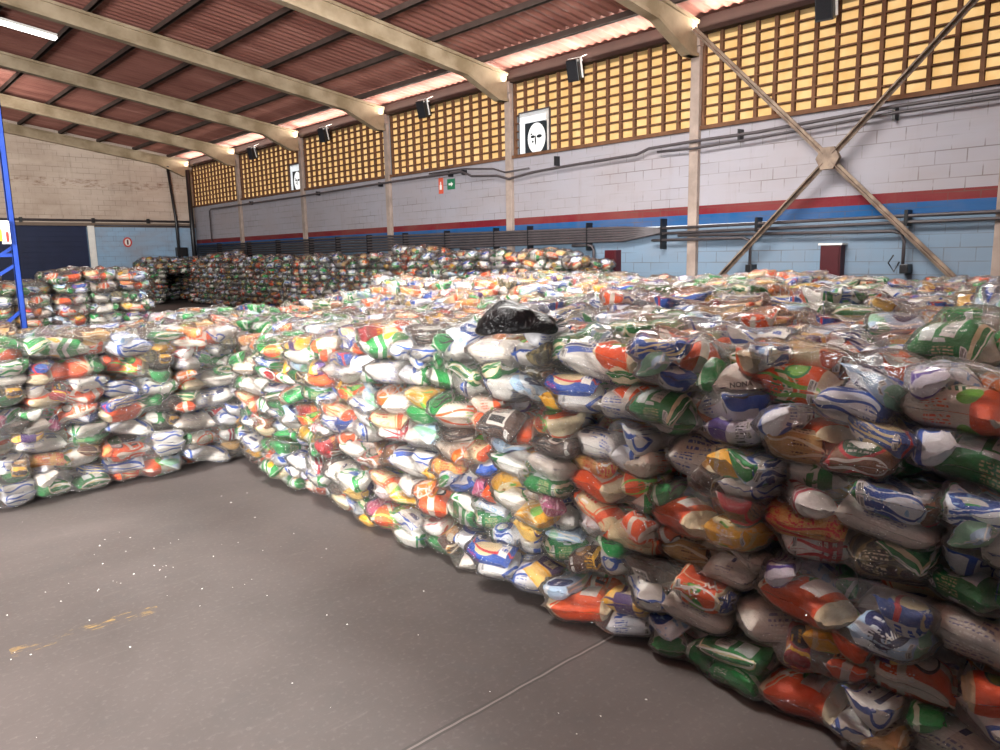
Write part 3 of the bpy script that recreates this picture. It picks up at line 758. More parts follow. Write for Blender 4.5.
# floor
t = NT('floor_concrete'); c = t.coord(); sp = t.n('ShaderNodeSeparateXYZ'); t.link(c, sp.inputs[0])
n1 = t.noise(c, .55, 6, .6, .3); n2 = t.noise(c, 3.2, 5, .65, .8); n3 = t.noise(c, 42, 3, .6)
col = t.ramp(n1, [(.32, lin('#433d3a')), (.5, lin('#514a47')), (.68, lin('#5c5451'))])
col = t.mix(t.math('MULTIPLY', t.math('MULTIPLY_ADD', n2, 5, -2.7, clamp=True), .38), col, lin('#454342'))
col = t.mix(t.math('MULTIPLY', t.math('MULTIPLY_ADD', n3, 4, -2.2, clamp=True), .25), col, lin('#857c77'))
scr = t.noise(t.mapped(c, (1.2, 9, 1), rot=(0, 0, .6)), 2.0, 3, .6, 1.5)
col = t.mix(t.math('MULTIPLY', t.math('MULTIPLY_ADD', scr, 8, -5.0, clamp=True), .1), col, lin('#857b74'))
# the saw cut across the slab (y = 1.9) and the worn yellow stripe (y = 3.6)
wv = t.math('MULTIPLY', t.math('SUBTRACT', t.noise(c, 4, 2), .5), .025)
jy = t.math('ABSOLUTE', t.math('ADD', t.math('SUBTRACT', sp.outputs[1], 1.905), wv))
col = t.mix(t.math('MULTIPLY', t.math('LESS_THAN', jy, .005), .5), col, lin('#8d847f'))
col = t.mix(t.math('MULTIPLY', t.math('LESS_THAN', t.math('ABSOLUTE', t.math('SUBTRACT', jy, .011)), .006), .8), col, lin('#3d3836'))
yl = t.math('LESS_THAN', t.math('ABSOLUTE', t.math('SUBTRACT', sp.outputs[1], 3.6)), .05)
xr = t.math('MULTIPLY', t.math('GREATER_THAN', sp.outputs[0], .42), t.math('LESS_THAN', sp.outputs[0], 1.02))
wear = t.math('MULTIPLY_ADD', t.noise(t.mapped(c, (2, 7, 1)), 5, 5, .7), 7, -3.7, clamp=True)
col = t.mix(t.math('MULTIPLY', t.math('MULTIPLY', yl, xr), t.math('MULTIPLY', wear, .75)), col, lin('#a98740'))
t.principled(col, .62, .35, t.bump(t.math('ADD', n2, n3), .12, .004))
fl = MB().box(-14, -9, -.2, 12.7, 33.2, 0).build('floor', t.m); structure(fl, 'grey worn concrete warehouse floor with a saw cut and faded yellow stripe', 'floor')

# long wall with its paint bands
w = MB().box(WX, -9, 0, WX + .25, EY + .3, 3.80).build('wall_right', M_LONG)
structure(w, 'long block wall painted white over red, blue and pale blue bands', 'wall')
tr = MB().box(WX - .03, -9, 2.075, WX, EY, 2.1).build('trim_1', simple('ledge_paint', '#c9cfd6', .6, .3, .05)); structure(tr, 'thin pale ledge under the blue band of the long wall', 'ledge')
sill = MB().box(WX - .06, -9, 3.80, WX + .3, EY, 3.87).build('trim_2', M_GRID); structure(sill, 'dark concrete sill under the lattice openings', 'sill')
tb = MB().box(WX - .1, -9, 5.47, WX + .2, EY, 5.74).build('trim_3', M_BROWN); structure(tb, 'dark brown eaves beam over the lattice openings', 'beam')

# end wall with the dark doorway
e = MB()
e.box(8.12, EY, 0, WX + .25, EY + .25, 3.0); e.box(-13, EY, 0, 3.2, EY + .25, 3.0)
e.prism([(-13, 3.0), (WX + .25, 3.0), (WX + .25, roof_z(WX) - .02), (0, roof_z(0) - .02), (-13, roof_z(-13) - .02)], 'y', EY, EY + .25)
e = e.build('wall_end', M_END); structure(e, 'gable end wall of dirty cream blocks over pale blue paint', 'wall')
dj = MB().box(8.12, EY - .05, 0, 8.36, EY, 3.0).build('trim_4', M_WHITE); structure(dj, 'white jamb at the right of the dark doorway', 'door jamb')
dr = empty('door_1', (5.6, EY + .2, 0)); structure(dr, 'dark navy doorway in the end wall', 'door')
MB().box(3.2, EY + .16, 0, 8.12, EY + .24, 3.0).build('panel', M_NAVY, dr)
g = MB()
for k in range(1, 15): g.box(3.2, EY + .13, k * .2, 8.12, EY + .16, k * .2 + .02)
g.build('slat', M_NAVY, dr)

# roof sheets, rafters, purlins
t = NT('roof_sheet'); c = t.coord(); n = t.noise(t.mapped(c, (.25, 1.4, 1)), 1.5, 5, .6)
col = t.ramp(n, [(.3, lin('#774a41')), (.55, lin('#8e5e53')), (.75, lin('#a47569'))])
t.principled(col, .7, .3); M_SHEET = t.m
ys = np.arange(-9, EY + .4, .0275); pitch = .22
def sheet(x0, x1, name, skip=None):
    prof = .022 * np.sign(np.sin(ys * 2 * np.pi / pitch)) * np.abs(np.sin(ys * 2 * np.pi / pitch)) ** .6
    xs = np.linspace(x0, x1, 3)
    V = np.array([(x, y, roof_z(x) + p) for x in xs for y, p in zip(ys, prof)])
    me = np_mesh(name, V, grid_quads(3, len(ys))); me.materials.append(M_SHEET)
    o = bpy.data.objects.new(name, me); COL.objects.link(o); return o
ceil = empty('ceiling', (0, 0, 0)); structure(ceil, 'corrugated red-brown roof sheeting of the warehouse', 'roof')
sheet(0, WX + .35, 'roof_sheeting').parent = ceil; sheet(-13, 0, 'roof_sheeting').parent = ceil
RAFLAB = ['nearest', 'second nearest', 'third nearest', 'fourth nearest', 'fifth nearest', 'sixth nearest', 'seventh nearest']
for i, yc in enumerate(COLY[::-1] + [EY - .12]):
    d0 = .14
    top = [(x, roof_z(x) - d0) for x in (12.2, 0, -12.2)]
    bot = [(-12.2, roof_z(-12.2) - d0 - .5), (-11.0, roof_z(-11) - d0 - .34), (-.6, roof_z(-.6) - d0 - .34), (0, roof_z(0) - d0 - .42), (.6, roof_z(.6) - d0 - .34), (11.0, roof_z(11.0) - d0 - .38), (11.95, roof_z(12.2) - d0 - .62), (12.2, roof_z(12.2) - d0 - .62)]
    r = empty('roof_rafter', (0, yc, 0)); w2 = .055
    MB().prism(top + bot, 'y', yc - w2, yc + w2).build('web', M_RAF, r)
    fb = MB()
    for a, b in zip(bot[:-1], bot[1:]):
        if a[0] < b[0]: fb.bar((a[0], yc, a[1] + .03), (b[0], yc, b[1] + .03), .2, .06)
    fb.build('bottom_flange', M_RAF, r)
    ft = MB()
    for a, b in zip(top[:-1], top[1:]): ft.bar((a[0], yc, a[1] - .03), (b[0], yc, b[1] - .03), .2, .06)
    ft.build('top_flange', M_RAF, r)
    if i == 7: structure(r, 'beige concrete rafter against the gable end wall', 'rafter')
    else: structure(r, 'beige concrete rafter, %s to the camera of those over the field' % RAFLAB[i], 'rafter')
for i, px in enumerate([11.42, 10.1, 8.8, 7.5, 6.2, 4.9, 3.6, 2.3, 1.0]):
    z = roof_z(px)
    p = MB().box(px - .03, -9, z - .14, px + .03, EY, z - .022)
    p.box(px - .05, -9, z - .14, px + .05, EY, z - .125)
    p = p.build('roof_purlin', M_PUR); structure(p, 'dark steel roof purlin, %s up the slope from the lattice wall' % ORD[i + 1], 'purlin')
# columns
CL = ['rightmost', 'the near one beside the crossed braces', 'beside the larger lit panel', 'beside the green exit sign', 'beside the smaller lit panel', 'last before the far corner']
for i, yc in enumerate(COLY):
    k = MB().box(WX - .1, yc - .095, 0, WX, yc + .095, 5.5)
    k.box(WX - .14, yc - .11, 5.25, WX, yc + .11, 5.5)
    k = k.build('wall_column', M_CONC, bevel=.01)
    labs = {28.04: 'slim concrete column, last before the far corner', 23.04: 'slim concrete column beside the smaller lit panel', 18.04: 'slim concrete column left of the small red and green signs',
            13.04: 'slim concrete column beside the larger lit panel', 8.04: 'slim concrete column where the crossed braces start', 3.04: 'slim concrete column right of the crossed braces', -1.96: 'slim concrete column at the near end of the long wall'}
    structure(k, labs[yc], 'column')

# lattice windows: concrete grid and slanted cream louvres, lit by the daylight outside
t = NT('louvre_cream'); c = t.coord(); n = t.noise(c, 3.0, 3)
colr = t.ramp(n, [(.3, lin('#d2a76c')), (.7, lin('#dfbb86'))])
tl = t.n('ShaderNodeBsdfTranslucent'); t.link(colr, tl.inputs[0]); df = t.n('ShaderNodeBsdfDiffuse'); t.link(colr, df.inputs[0])
mx = t.n('ShaderNodeMixShader'); mx.inputs[0].default_value = .3; t.link(tl.outputs[0], mx.inputs[1]); t.link(df.outputs[0], mx.inputs[2]); t.link(mx.outputs[0], t.out.inputs[0])
M_LOUV = t.m
POST = [(11.82, 12.76, 3.80, 4.77), (23.17, 23.99, 3.80, 4.70)]
edges = [EY] + COLY
z0, z1, NR = 3.87, 5.47, 9
for wi, (ya, yb) in enumerate(zip(edges[:-1], edges[1:])):
    hi_, lo_ = ya - .1, yb + .1
    if wi == 0: hi_ = EY
    n = max(3, round((hi_ - lo_) / .345)); st = (hi_ - lo_) / n; rh = (z1 - z0) / NR
    win = empty('window_%d' % (wi + 1), (WX + .1, (hi_ + lo_) / 2, z0))
    gb = MB(); lv = MB(); pp = [p for p in POST if p[0] > lo_ and p[1] < hi_ + .2]
    def hid(y, z): return any(p[0] - .02 < y < p[1] + .02 and p[2] - .05 < z < p[3] for p in pp)
    for i in range(n + 1):
        y = lo_ + i * st
        zb = z0
        for p in pp:
            if p[0] < y < p[1]: zb = p[3]
        gb.box(WX + .03, y - .03, zb, WX + .1, y + .03, z1)
    for j in range(1, NR):
        z = z0 + j * rh; segs = [(lo_, hi_)]
        for p in pp:
            if z < p[3]: segs = [(lo_, max(lo_, p[0])), (min(p[1], hi_), hi_)]
        for a, b in segs:
            if b - a > .02: gb.box(WX + .035, a, z - .013, WX + .12, b, z + .013)
    for j in range(NR):
        for i in range(n):
            y = lo_ + i * st
            if hid(y + st / 2, z0 + j * rh + rh / 2): continue
            zb = z0 + j * rh; gap = .045 if j == 0 and wi in (6, 2, 3) and (wi == 6 or i % 3 == 0) else 0
            lv.add([(WX + .13, y, zb + gap), (WX + .13, y + st, zb + gap), (WX + .09, y + st, zb + rh), (WX + .09, y, zb + rh)], [(0, 1, 2, 3)])
    gb.build('lattice', M_GRID, win); lv.build('louvres', M_LOUV, win)
    names = ['in the far corner', 'with the smaller lit panel', 'third from the far corner', 'above the red and green signs', 'with the larger lit panel', 'above the crossed braces', 'at the near end']
    structure(win, 'lattice window of glowing cream louvres %s' % ('left of the column beside the larger panel' if False else names[wi]), 'window')

# lit panels with a pale printed face
t = NT('panel_white'); tl = t.n('ShaderNodeBsdfTranslucent'); tl.inputs[0].default_value = lin('#f2f6fa'); df = t.n('ShaderNodeBsdfDiffuse'); df.inputs[0].default_value = lin('#f2f6fa')
mx = t.n('ShaderNodeMixShader'); mx.inputs[0].default_value = .25; t.link(tl.outputs[0], mx.inputs[1]); t.link(df.outputs[0], mx.inputs[2]); t.link(mx.outputs[0], t.out.inputs[0]); M_PANEL = t.m
M_INK = simple('panel_ink', '#20272c', .6, .3, .1, 5)
def ell_poly(cy_, cz_, ry, rz, n=28): return [(cy_ + ry * math.cos(a), cz_ + rz * math.sin(a)) for a in [2 * math.pi * k / n for k in range(n)]]
for i, (a, b, za, zb) in enumerate(POST):
    p = empty('lit_panel', (WX + .02, (a + b) / 2, za)); ym = (a + b) / 2; wd = b - a; ht = zb - za
    tag(p, ['larger glowing white panel printed with a pale face, in the lattice', 'smaller-looking far glowing white panel with dark print, in the lattice'][i], 'panel', 'glowing printed panels in the lattice')
    X = WX + .03
    # the sheet, with the dark print left as an opening that the ink sheet fills
    iy0, iy1, iz0, iz1 = a + wd * .08, b - wd * .18, za + ht * .03, zb - ht * .24
    sh = MB()
    for y0_, y1_, q0, q1 in ((a, b, iz1, zb), (a, iy0, za, iz1), (iy1, b, za, iz1), (iy0, iy1, za, iz0)): sh.box(X, y0_, q0, X + .004, y1_, q1)
    sh.build('sheet', M_PANEL, p)
    yc, zc = (iy0 + iy1) / 2 + (-.02), (iz0 + iz1) / 2; ry, rz = (iy1 - iy0) * .40, (iz1 - iz0) * .47
    el = ell_poly(yc, zc, ry, rz)
    ink = MB(); n = len(el)
    rect = []
    for (y_, z_) in el:   # ring between the oval and the rectangle
        dy, dz = y_ - yc, z_ - zc
        s_ = min(((iy1 - yc) if dy > 0 else (yc - iy0)) / max(abs(dy), 1e-6), ((iz1 - zc) if dz > 0 else (zc - iz0)) / max(abs(dz), 1e-6))
        rect.append((yc + dy * s_, zc + dz * s_))
    vs = [(X, *q) for q in el] + [(X, *q) for q in rect]
    ink.add(vs, [(k, (k + 1) % n, n + (k + 1) % n, n + k) for k in range(n)])
    face = MB(); face.add([(X, *q) for q in el], [tuple(range(n))]); face.build('face', M_PANEL, p)
    for ey, ez, rr, rq in ((.42, .12, .24, .06), (-.32, .1, .3, .07), (.42, -.2, .1, .05), (.12, -.12, .08, .2), (.55, .3, .12, .03)):
        ink.prism(ell_poly(yc + ey * ry, zc + ez * rz, rr * ry, rq * rz * 1.6, 14), 'x', X - .004, X - .002)
    ink.build('print', M_INK, p)
    fr = MB()
    for y0_, y1_, q0, q1 in ((a - .02, a, za, zb), (b, b + .02, za, zb), (a - .02, b + .02, zb, zb + .03)): fr.box(X - .02, y0_, q0, X + .03, y1_, q1)
    fr.build('edge_frame', M_DARKPIPE, p)

# loudspeakers under the eaves
SPL = {10.72: 'black loudspeaker under the eaves, right of the larger lit panel', 15.88: 'black loudspeaker under the eaves above the green exit sign', 20.94: 'black loudspeaker under the eaves, second from the far corner',
       25.99: 'black loudspeaker under the eaves nearest the far corner', 5.57: 'black loudspeaker under the eaves above the crossed braces'}
for y, lb in SPL.items():
    s = empty('loudspeaker', (12.0, y, 5.3)); s.rotation_euler = (0, math.radians(-14), math.radians(10))
    s.scale = (.8, .78, .78); tag(s, lb, 'loudspeaker', 'loudspeakers under the eaves')
    b = MB().prism([(-.16, -.27), (.14, -.24), (.14, .24), (-.16, .27)], 'y', -.17, .17)
    ob = b.build('cabinet', M_BLACK, bevel=.012); ob.parent = s
    g = MB().box(-.172, -.145, -.23, -.158, .145, .23); o = g.build('grille', simple('grille_black', '#222226', .8, .2, .1, 30)); o.parent = s
    br_ = MB().bar((0, -.2, .3), (0, -.2, -.2), .05, .012, (1, 0, 0)).bar((0, -.2, .3), (.3, -.2, .34), .05, .012).bar((0, .18, .3), (0, -.2, .3), .05, .012)
    o = br_.build('bracket', M_WHITE); o.parent = s

# small signs on the long wall
for y, z, m, lb in ((15.7, 3.4, '#c4523c', 'small red sign on the white wall left of the green one'), (15.28, 3.41, '#1f6b4a', 'small green exit sign on the white wall')):
    s = empty('safety_sign', (WX - .01, y, z)); tag(s, lb, 'sign', 'small safety signs on the long wall')
    h = .2 if m[1] == 'c' else .13; wv_ = .09 if m[1] == 'c' else .15
    MB().box(WX - .015, y - wv_, z - h, WX, y + wv_, z + h).build('plate', simple('sign_' + m[1:], m, .5, .4, .05), s)
    gl = MB()
    if m[1] == 'c': gl.box(WX - .018, y - .045, z - .1, WX - .015, y + .045, z + .02); gl.box(WX - .018, y - .02, z + .02, WX - .015, y + .02, z + .1)
    else: gl.prism([(y - .09, z), (y - .01, z - .06), (y - .01, z - .025), (y + .09, z - .025), (y + .09, z + .025), (y - .01, z + .025), (y - .01, z + .06)], 'x', WX - .018, WX - .015)
    gl.build('symbol', M_WHITE, s)
# round sign and marks on the end wall
s = empty('prohibition_sign', (9.55, EY - .01, 2.36)); tag(s, 'round red and white sign on the pale blue end wall', 'sign')
MB().prism(ell_poly(9.55, 2.36, .17, .2), 'y', EY - .02, EY - .005).build('plate', simple('sign_red', '#b8443e', .5, .4, .05), s)
MB().prism(ell_poly(9.55, 2.36, .11, .14), 'y', EY - .026, EY - .02).build('disc', M_WHITE, s)
MB().bar((9.55, EY - .03, 2.26), (9.55, EY - .03, 2.46), .06, .012, (0, 1, 0)).build('symbol', simple('sign_dark', '#5a2a2c', .5, .4, .05), s)

# dark red cabinets on the long wall
for y, z0_, z1_, w_, lb in ((5.375, .7, 1.67, .165, 'dark red wall cabinet under the crossed braces'), (9.92, .7, 1.66, .15, 'dark red wall cabinet right of the far heap'), (13.29, 1.2, 1.62, .14, 'small dark red wall box left of a column, above the far heap')):
    s = empty('wall_cabinet', (WX - .1, y, z0_)); tag(s, lb, 'cabinet', 'dark red cabinets on the long wall')
    MB().box(WX - .18, y - w_, z0_, WX, y + w_, z1_).build('body', M_RED, s, bevel=.008)
    MB().box(WX - .195, y - w_ + .02, z0_ + .02, WX - .18, y + w_ - .02, z1_ - .02).build('door', M_RED, s, bevel=.004)
    MB().box(WX - .215, y + w_ - .06, (z0_ + z1_) / 2 - .04, WX - .195, y + w_ - .045, (z0_ + z1_) / 2 + .04).build('handle', M_DARKPIPE, s)
    if y < 6: MB().box(WX - .2, y - w_ - .03, z1_, WX, y + w_ + .03, z1_ + .03).build('hood', M_WHITE, s)

# conduits
c1 = empty('conduit_run', (WX - .08, 20, 2.0)); tag(c1, 'bundle of dark conduits along the pale blue wall under the ledge', 'conduits')
for k in range(6): MB().tube([(WX - .15, EY, 2.18 - .082 * k), (WX - .15, 20, 2.19 - .082 * k), (WX - .15, 9.6, 2.1 - .05 * k), (WX - .15, 8.7, 2.04 - .012 * k)], .03, 8).build('pipe', M_DARKPIPE, c1, smooth=True)
for y in (30.2, 27.4, 25.0, 22.6, 20.9, 19.1, 17.26, 15.4, 13.5, 12.34, 10.56, 8.67):
    MB().box(WX - .185, y - .016, 1.66, WX - .003, y + .016, 2.24).build('bracket', M_BLACK, c1)
for ya_, l in ((18.6, .45), (14.2, .4), (10.39, .5)):
    MB().tube([(WX - .15, ya_ + .6, 1.77), (WX - .15, ya_ + .12, 1.77), (WX - .15, ya_ + .03, 1.74), (WX - .15, ya_, 1.66), (WX - .15, ya_, 1.66 - l)], .03, 8).build('drop_pipe', M_DARKPIPE, c1, smooth=True)
c2 = empty('conduit_run', (WX - .08, 4, 2.0)); tag(c2, 'pair of dark pipes on the wall behind the crossed braces', 'conduits')
for z_, r_ in ((2.08, .026), (1.985, .026)): MB().tube([(WX - .15, 8.9, z_ - .03), (WX - .15, 4.3, z_), (WX - .15, -4, z_ + .02)], r_, 8).build('pipe', M_DARKPIPE, c2, smooth=True)
for y in (6.69, 4.27, 1.5): MB().box(WX - .185, y - .025, 1.93, WX - .003, y + .025, 2.17).build('bracket', M_BLACK, c2)
MB().tube([(WX - .15, 8.3, 1.91), (WX - .15, 4.45, 1.86), (WX - .15, 4.32, 1.82), (WX - .15, 4.28, 1.7), (WX - .15, 4.28, 1.3)], .026, 8).build('drop_pipe', M_DARKPIPE, c2, smooth=True)
MB().tube([(WX - .15, 8.9, 1.83), (WX - .15, 6.95, 1.83), (WX - .15, 6.84, 1.79), (WX - .15, 6.8, 1.68), (WX - .15, 6.8, 1.25)], .026, 8).build('drop_pipe', M_DARKPIPE, c2, smooth=True)
for y in (6.8, 4.25):
    MB().box(WX - .2, y - .06, 1.22, WX - .003, y + .06, 1.36).build('junction_box', M_BLACK, c2, bevel=.01)
MB().tube([(WX - .15, 4.42, 1.5), (WX - .12, 4.5, 1.38), (WX - .15, 4.4, 1.25), (WX - .12, 4.34, 1.4)], .012, 6).build('loose_wire', M_BLACK, c2, smooth=True)
c3 = empty('conduit_run', (WX - .15, 15, 3.5)); tag(c3, 'rusty dark pipe running along the white wall under the lattice windows', 'conduits')
up = [(30.79, 2.32), (30.79, 3.56), (30.6, 3.62), (23.29, 3.62), (17.49, 3.66), (14.67, 3.66), (14.3, 3.52), (13.38, 3.45), (12.97, 3.34), (12.2, 3.42), (11.44, 3.45), (9.29, 3.5), (9.0, 3.58), (7.94, 3.6), (6.75, 3.6), (4.51, 3.69), (-4, 3.72)]
MB().tube([(WX - .15, y, z) for y, z in up], .028, 8).build('pipe', M_DARKPIPE, c3, smooth=True)
MB().tube([(WX - .15, 8.8, 3.5), (WX - .15, 8.0, 3.47), (WX - .15, 6.9, 3.5), (WX - .15, 4.5, 3.6), (WX - .15, -4, 3.63)], .022, 8).build('pipe', M_DARKPIPE, c3, smooth=True)
MB().tube([(WX - .15, 16, 3.72), (WX - .15, 14.6, 3.72), (WX - .15, 13.5, 3.62), (WX - .15, 13.1, 3.5), (WX - .15, 12.3, 3.52)], .02, 8).build('pipe', M_DARKPIPE, c3, smooth=True)
for y in (27, 22, 18.4, 15.2, 14.66, 11.5, 7.1, 4.55): MB().box(WX - .15, y - .02, 3.5 if y < 12 else 3.58, WX - .003, y + .02, 3.7 if y < 12 else 3.7).build('clamp', M_BLACK, c3)
MB().tube([(WX - .34, 32.3, 0.0), (WX - .34, 32.3, 5.3)], .09, 10).build('downpipe', M_BLACK, c3, smooth=True)
c4 = empty('conduit_run', (10, EY - .05, 3.1)); tag(c4, 'dark pipes across the end wall above the doorway', 'conduits')
MB().tube([(-6, EY - .06, 3.24), (12.2, EY - .06, 3.2)], .045, 8).build('pipe', M_DARKPIPE, c4, smooth=True)
MB().tube([(8.4, EY - .06, 3.02), (12.2, EY - .06, 3.0)], .035, 8).build('pipe', M_DARKPIPE, c4, smooth=True)
for x_ in (5.9, 8.35, 10.4): MB().box(x_ - .05, EY - .12, 3.12, x_ + .05, EY - .003, 3.3).build('clamp', M_BLACK, c4)
c5 = empty('conduit_run', (11.5, EY - .1, 2)); tag(c5, 'dark vertical pipe with a box at its foot on the end wall', 'conduits')
MB().tube([(11.34, EY - .14, 5.45), (11.5, EY - .14, 3.2), (11.52, EY - .14, 0.0)], .06, 8).build('pipe', M_BLACK, c5, smooth=True)
MB().box(11.4, EY - .2, 1.75, 11.85, EY - .02, 2.13).build('box', M_BLACK, c5, bevel=.01)

# crossed steel braces
bx = empty('cross_brace', (WX - .3, 5.42, 3.02)); tag(bx, 'crossed grey steel braces with a centre plate, against the long wall', 'brace')
Xb = WX - .3
ctr = (Xb, 5.42, 3.02)
for a_, nm in (((Xb, 7.95, 5.5), 'upper_bar'), ((Xb, 3.0, 5.45), 'upper_bar'), ((Xb, 7.9, .55), 'lower_bar'), ((Xb, 2.95, .6), 'lower_bar')):
    dv = (Vector(a_) - Vector(ctr)).normalized()
    q = MB().bar(Vector(ctr) + dv * .1, a_, .1, .012, (1, 0, 0)).bar(Vector(ctr) + dv * .1 + Vector((-.04, 0, 0)), Vector(a_) + Vector((-.04, 0, 0)), .012, .09, (1, 0, 0))
    q.build(nm, M_STEELB, bx)
MB().prism([(5.42 + .19, 3.02), (5.42 + .1, 3.02 + .17), (5.42 - .1, 3.02 + .17), (5.42 - .19, 3.02), (5.42 - .1, 3.02 - .17), (5.42 + .1, 3.02 - .17)], 'x', Xb - .07, Xb + .02).build('centre_plate', M_STEELB, bx, bevel=.006)

# pallet rack upright at the left edge
rk = empty('pallet_rack', (1.05, 9.0, 0)); tag(rk, 'blue steel pallet rack upright behind the short stack, at the left edge', 'rack')
for x_ in (1.535, .55):
    u = MB().box(x_ - .028, 8.96, 0, x_ + .028, 8.968, 4.6).box(x_ - .028, 8.96, 0, x_ - .021, 9.0, 4.6).box(x_ + .021, 8.96, 0, x_ + .028, 9.0, 4.6)
    u.box(x_ - .08, 8.93, 0, x_ + .08, 9.08, .012)
    ob = u.build('upright', M_BLUE, rk)
    hl = MB()
    for k in range(60): hl.box(x_ - .018, 8.955, .2 + k * .073, x_ - .006, 8.96, .2 + k * .073 + .03); hl.box(x_ + .006, 8.955, .2 + k * .073, x_ + .018, 8.96, .2 + k * .073 + .03)
    hl.build('slots', simple('slot_dark', '#15254f', .7, .2, .05), ob).location = (0, 0, 0)
    ob.children[0].matrix_parent_inverse = Matrix.Identity(4)
for z_ in (.3, 1.72, 3.4): MB().bar((.56, 8.985, z_), (1.52, 8.985, z_), .035, .035).build('brace', M_BLUE, rk)
for za_, zb_ in ((.35, 1.15), (1.15, 1.8), (1.2, 1.62), (2.7, 1.95), (2.7, 3.35)): MB().bar((.56, 8.985, za_ if za_ != 1.2 else 1.0), (1.52, 8.985, zb_), .03, .03).build('brace', M_BLUE, rk)
bm_ = MB().box(.2, 8.9, 1.86, 1.43, 8.95, 1.97).build('beam', M_YEL, rk, bevel=.004)
MB().box(1.43, 8.895, 1.83, 1.5, 8.958, 2.06).build('beam_connector', M_WHITE, rk, bevel=.004)
MB().box(1.46, 8.892, 1.85, 1.485, 8.896, 1.95).build('label_strip', simple('strip_red', '#b8342a', .5, .4, .05), rk)

# added partition, out of view left of the camera, placed to shade the near end of the stack
pw = MB().box(-1.25, -9, 0, -1.1, .8, 5.2).build('added_shade_wall', M_END); structure(pw, 'added partition left of the camera, out of view, shading the near stack', 'wall')

# roof light at the upper left
def plane_hit(px, py):
    d = Fw + R2 * ((px - 500) / CAMF) - U2 * ((py - 375) / CAMF)
    tt = (5.80 - EYE + SLOPE * WX) / (d.z + SLOPE * d.x); return CAM + d * tt
q0, q1 = plane_hit(0, 18), plane_hit(55, 29.5)
t = NT('tube_glow'); em = t.n('ShaderNodeEmission', Strength=5.0); em.inputs[0].default_value = (1, .97, .92, 1); t.link(em.outputs[0], t.out.inputs[0])
lf = empty('ceiling_light', (q1.x - 1.0, q1.y, roof_z(q1.x - 1.0) - .25)); tag(lf, 'long white tube light under the dark roof at the upper left', 'ceiling light')
xa, xb = q1.x - 2.2, q1.x
dz_ = -.2
MB().bar((xa, q1.y, roof_z(xa) + dz_), (xb, q1.y, roof_z(xb) + dz_), .22, .05).build('diffuser', t.m, lf)
MB().bar((xa, q1.y, roof_z(xa) + dz_ + .05), (xb, q1.y, roof_z(xb) + dz_ + .05), .3, .05).build('housing', M_WHITE, lf)

# white grains and paper crumbs on the floor
cr_ = MB(); rr = random.Random(4)
for k in range(90):
    x_, y_ = rr.uniform(-.4, 2.2), rr.uniform(1.2, 5.5)
    if rr.random() < .45: x_, y_ = rr.gauss(1.05, .35), rr.gauss(4.3, .5)
    if x_ > 2.1: continue
    s_ = rr.uniform(.0015, .0042); a_ = rr.uniform(0, 3)
    pts = [(x_ + s_ * f * math.cos(a_ + b_), y_ + s_ * f * math.sin(a_ + b_)) for f, b_ in ((1.3, 0), (.8, 1.3), (1.2, 2.9), (.9, 4.4))]
    cr_.prism(pts, 'z', 0, s_ * .5)
o = cr_.build('crumbs', M_WHITE); tag(o, 'scattered white grains and paper crumbs on the grey floor', 'litter', None, 'stuff')

# black rubbish bag on the field
def black_bag(loc):
    r = np.random.default_rng(3); nu, nv = 72, 40
    T, Ph = np.meshgrid(np.linspace(0, 2 * np.pi, nu), np.linspace(-np.pi / 2 + .02, np.pi / 2 - .02, nv), indexing='ij')
    d = np.stack([np.cos(T) * np.cos(Ph), np.sin(T) * np.cos(Ph), np.sin(Ph)], -1)
    rad = np.ones_like(T)
    for _ in range(16):
        k = r.normal(size=3); k /= np.linalg.norm(k); f = r.uniform(2, 6)
        rad = rad + r.uniform(.008, .024) * (1 - 2 * np.abs(np.sin((d @ k) * f + r.uniform(0, 6))))
    rad[-1] = rad[0]
    V = d * rad[..., None] * np.array([.24, .17, .12])
    V[..., 2] = np.where(V[..., 2] < -.055, -.055 + (V[..., 2] + .055) * .2, V[..., 2])
    tail = np.exp(-((d[..., 0] - .96) / .16) ** 2)
    V[..., 0] += .09 * tail; V[..., 2] -= .03 * tail
    V[..., 2] += .03 * np.exp(-((d[..., 0] + .1) / .4) ** 2) * (d[..., 2] > 0) - .05 * np.clip(-d[..., 0] - .3, 0, 1)
    me = np_mesh('sack', V.reshape(-1, 3), grid_quads(nu, nv))
    t = NT('black_film'); c = t.coord(); n = t.noise(c, 12, 3, .55, 1.8); n2 = t.math('ABSOLUTE', t.math('SUBTRACT', n, .5))
    t.principled(lin('#0b0a0c'), .3, .35, t.bump(n2, .9, .02)); me.materials.append(t.m)
    root = empty('rubbish_bag', loc); tag(root, 'black plastic rubbish bag lying on the clear food bags', 'rubbish bag')
    o = bpy.data.objects.new('sack', me); COL.objects.link(o); o.parent = root
    k = MB()
    for q in range(7):
        a_ = q * .9; k.bar((.27, 0, -.03), (.36 + .015 * (q % 3), .03 * math.sin(a_), .0 + .03 * math.cos(a_)), .03, .006)
    kk = k.build('tied_end', t.m); kk.parent = root
    root.rotation_euler = (0, 0, math.radians(-48)); root.scale = (.68, .68, .72)
black_bag((2.31, 2.47, 1.335))

# ================================================================== camera, light, world
cam = bpy.data.cameras.new('camera'); co = bpy.data.objects.new('camera', cam); COL.objects.link(co)
cam.sensor_width = 36; cam.lens = CAMF * 36 / 1000; cam.clip_end = 200; cam.clip_start = .05
Mx = Matrix((R2, U2, -Fw)).transposed().to_4x4(); Mx.translation = CAM; co.matrix_world = Mx
SC.camera = co

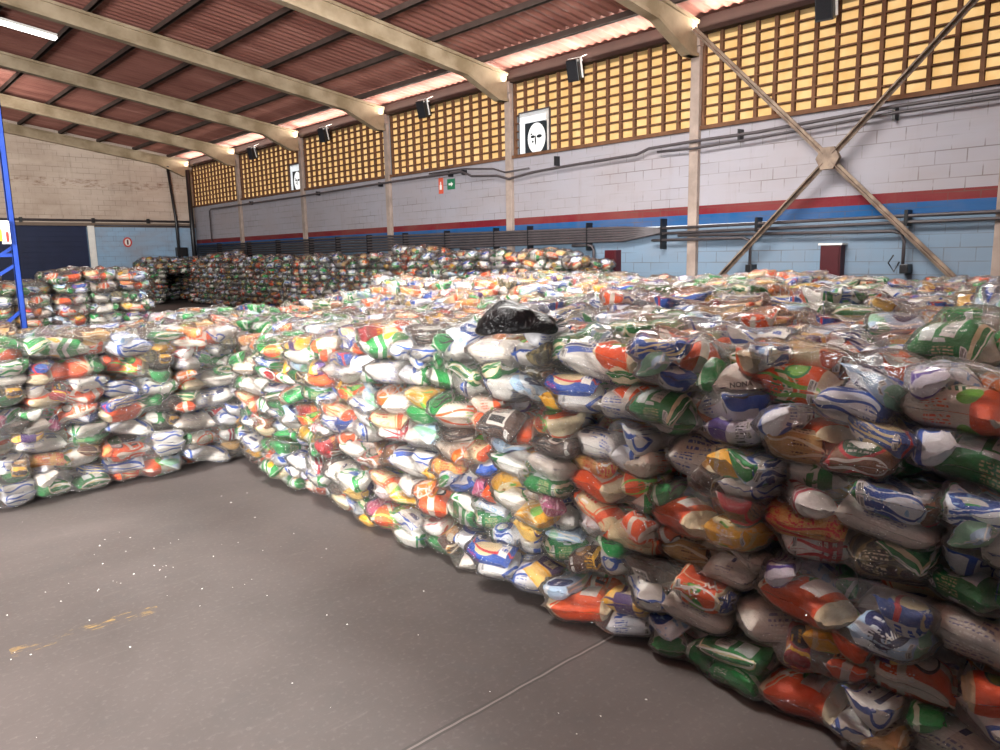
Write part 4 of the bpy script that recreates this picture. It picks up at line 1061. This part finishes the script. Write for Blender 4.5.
def area(name, loc, target, sx, sy_, power, color):
    l = bpy.data.lights.new(name, 'AREA'); l.shape = 'RECTANGLE'; l.size = sx; l.size_y = sy_; l.energy = power; l.color = color
    o = bpy.data.objects.new(name, l); COL.objects.link(o); o.location = loc
    o.rotation_euler = (Vector(target) - Vector(loc)).to_track_quat('-Z', 'Y').to_euler(); return o
area('assumed_door_daylight', (-9.0, -3.4, 2.6), (3, 4.5, 1.0), 4.6, 4.4, 9000, (1, .985, .97))  # lamp for a doorway assumed out of view at left, no door is built
area('field_fill_light', (6.6, 6.8, 6.2), (6.4, 7.6, 0), 2.0, 6.0, 1600, (1, .97, .93))  # added lamp for an assumed skylight, the roof sheet above it is closed
area('aisle_fill_light', (0.6, 4.5, 7.0), (1.3, 5.6, .6), 1.0, 3.0, 780, (1, .98, .96))  # fill lamp added to brighten the short stack's face and aisle, no skylight built
area('far_fill_light', (6.0, 20.5, 6.2), (6.0, 20.5, 0), 1.0, 4.0, 110, (1, .96, .92))  # fill lamp added for the far part of the hall under unbroken roof sheeting
area('eaves_daylight', (WX - .22, 15, 5.5), (WX - 4, 15, 6.9), .08, 46, 950, (1, .92, .82)).rotation_euler = (0, math.radians(160), 0)  # lamp added below the eaves gap, aimed up to carry its daylight onto the roof
area('gable_fill_light', (4.0, 25.4, 4.6), (6.5, 32.8, 4.6), 1.0, 4.0, 190, (1, .95, .88))  # fill lamp added to brighten the end wall, no roof opening above it
sun = bpy.data.lights.new('sun', 'SUN'); sun.energy = 5.2; sun.angle = math.radians(1); sun.color = (1, .95, .86)
so = bpy.data.objects.new('sun', sun); COL.objects.link(so)
so.rotation_euler = Vector((-1, .25, -.75)).to_track_quat('-Z', 'Y').to_euler(); so.location = (20, 0, 15)
wd = bpy.data.worlds.new('world'); SC.world = wd; wd.use_nodes = True
bg = wd.node_tree.nodes['Background']; bg.inputs[0].default_value = (.86, .93, 1, 1); bg.inputs[1].default_value = .25
SC.view_settings.view_transform = 'Standard'; SC.view_settings.look = 'None'; SC.view_settings.gamma = 1; SC.view_settings.exposure = 0
SC.view_settings.use_curve_mapping = False
SC.cycles.transparent_max_bounces = 20
SC.cycles.max_bounces = 8
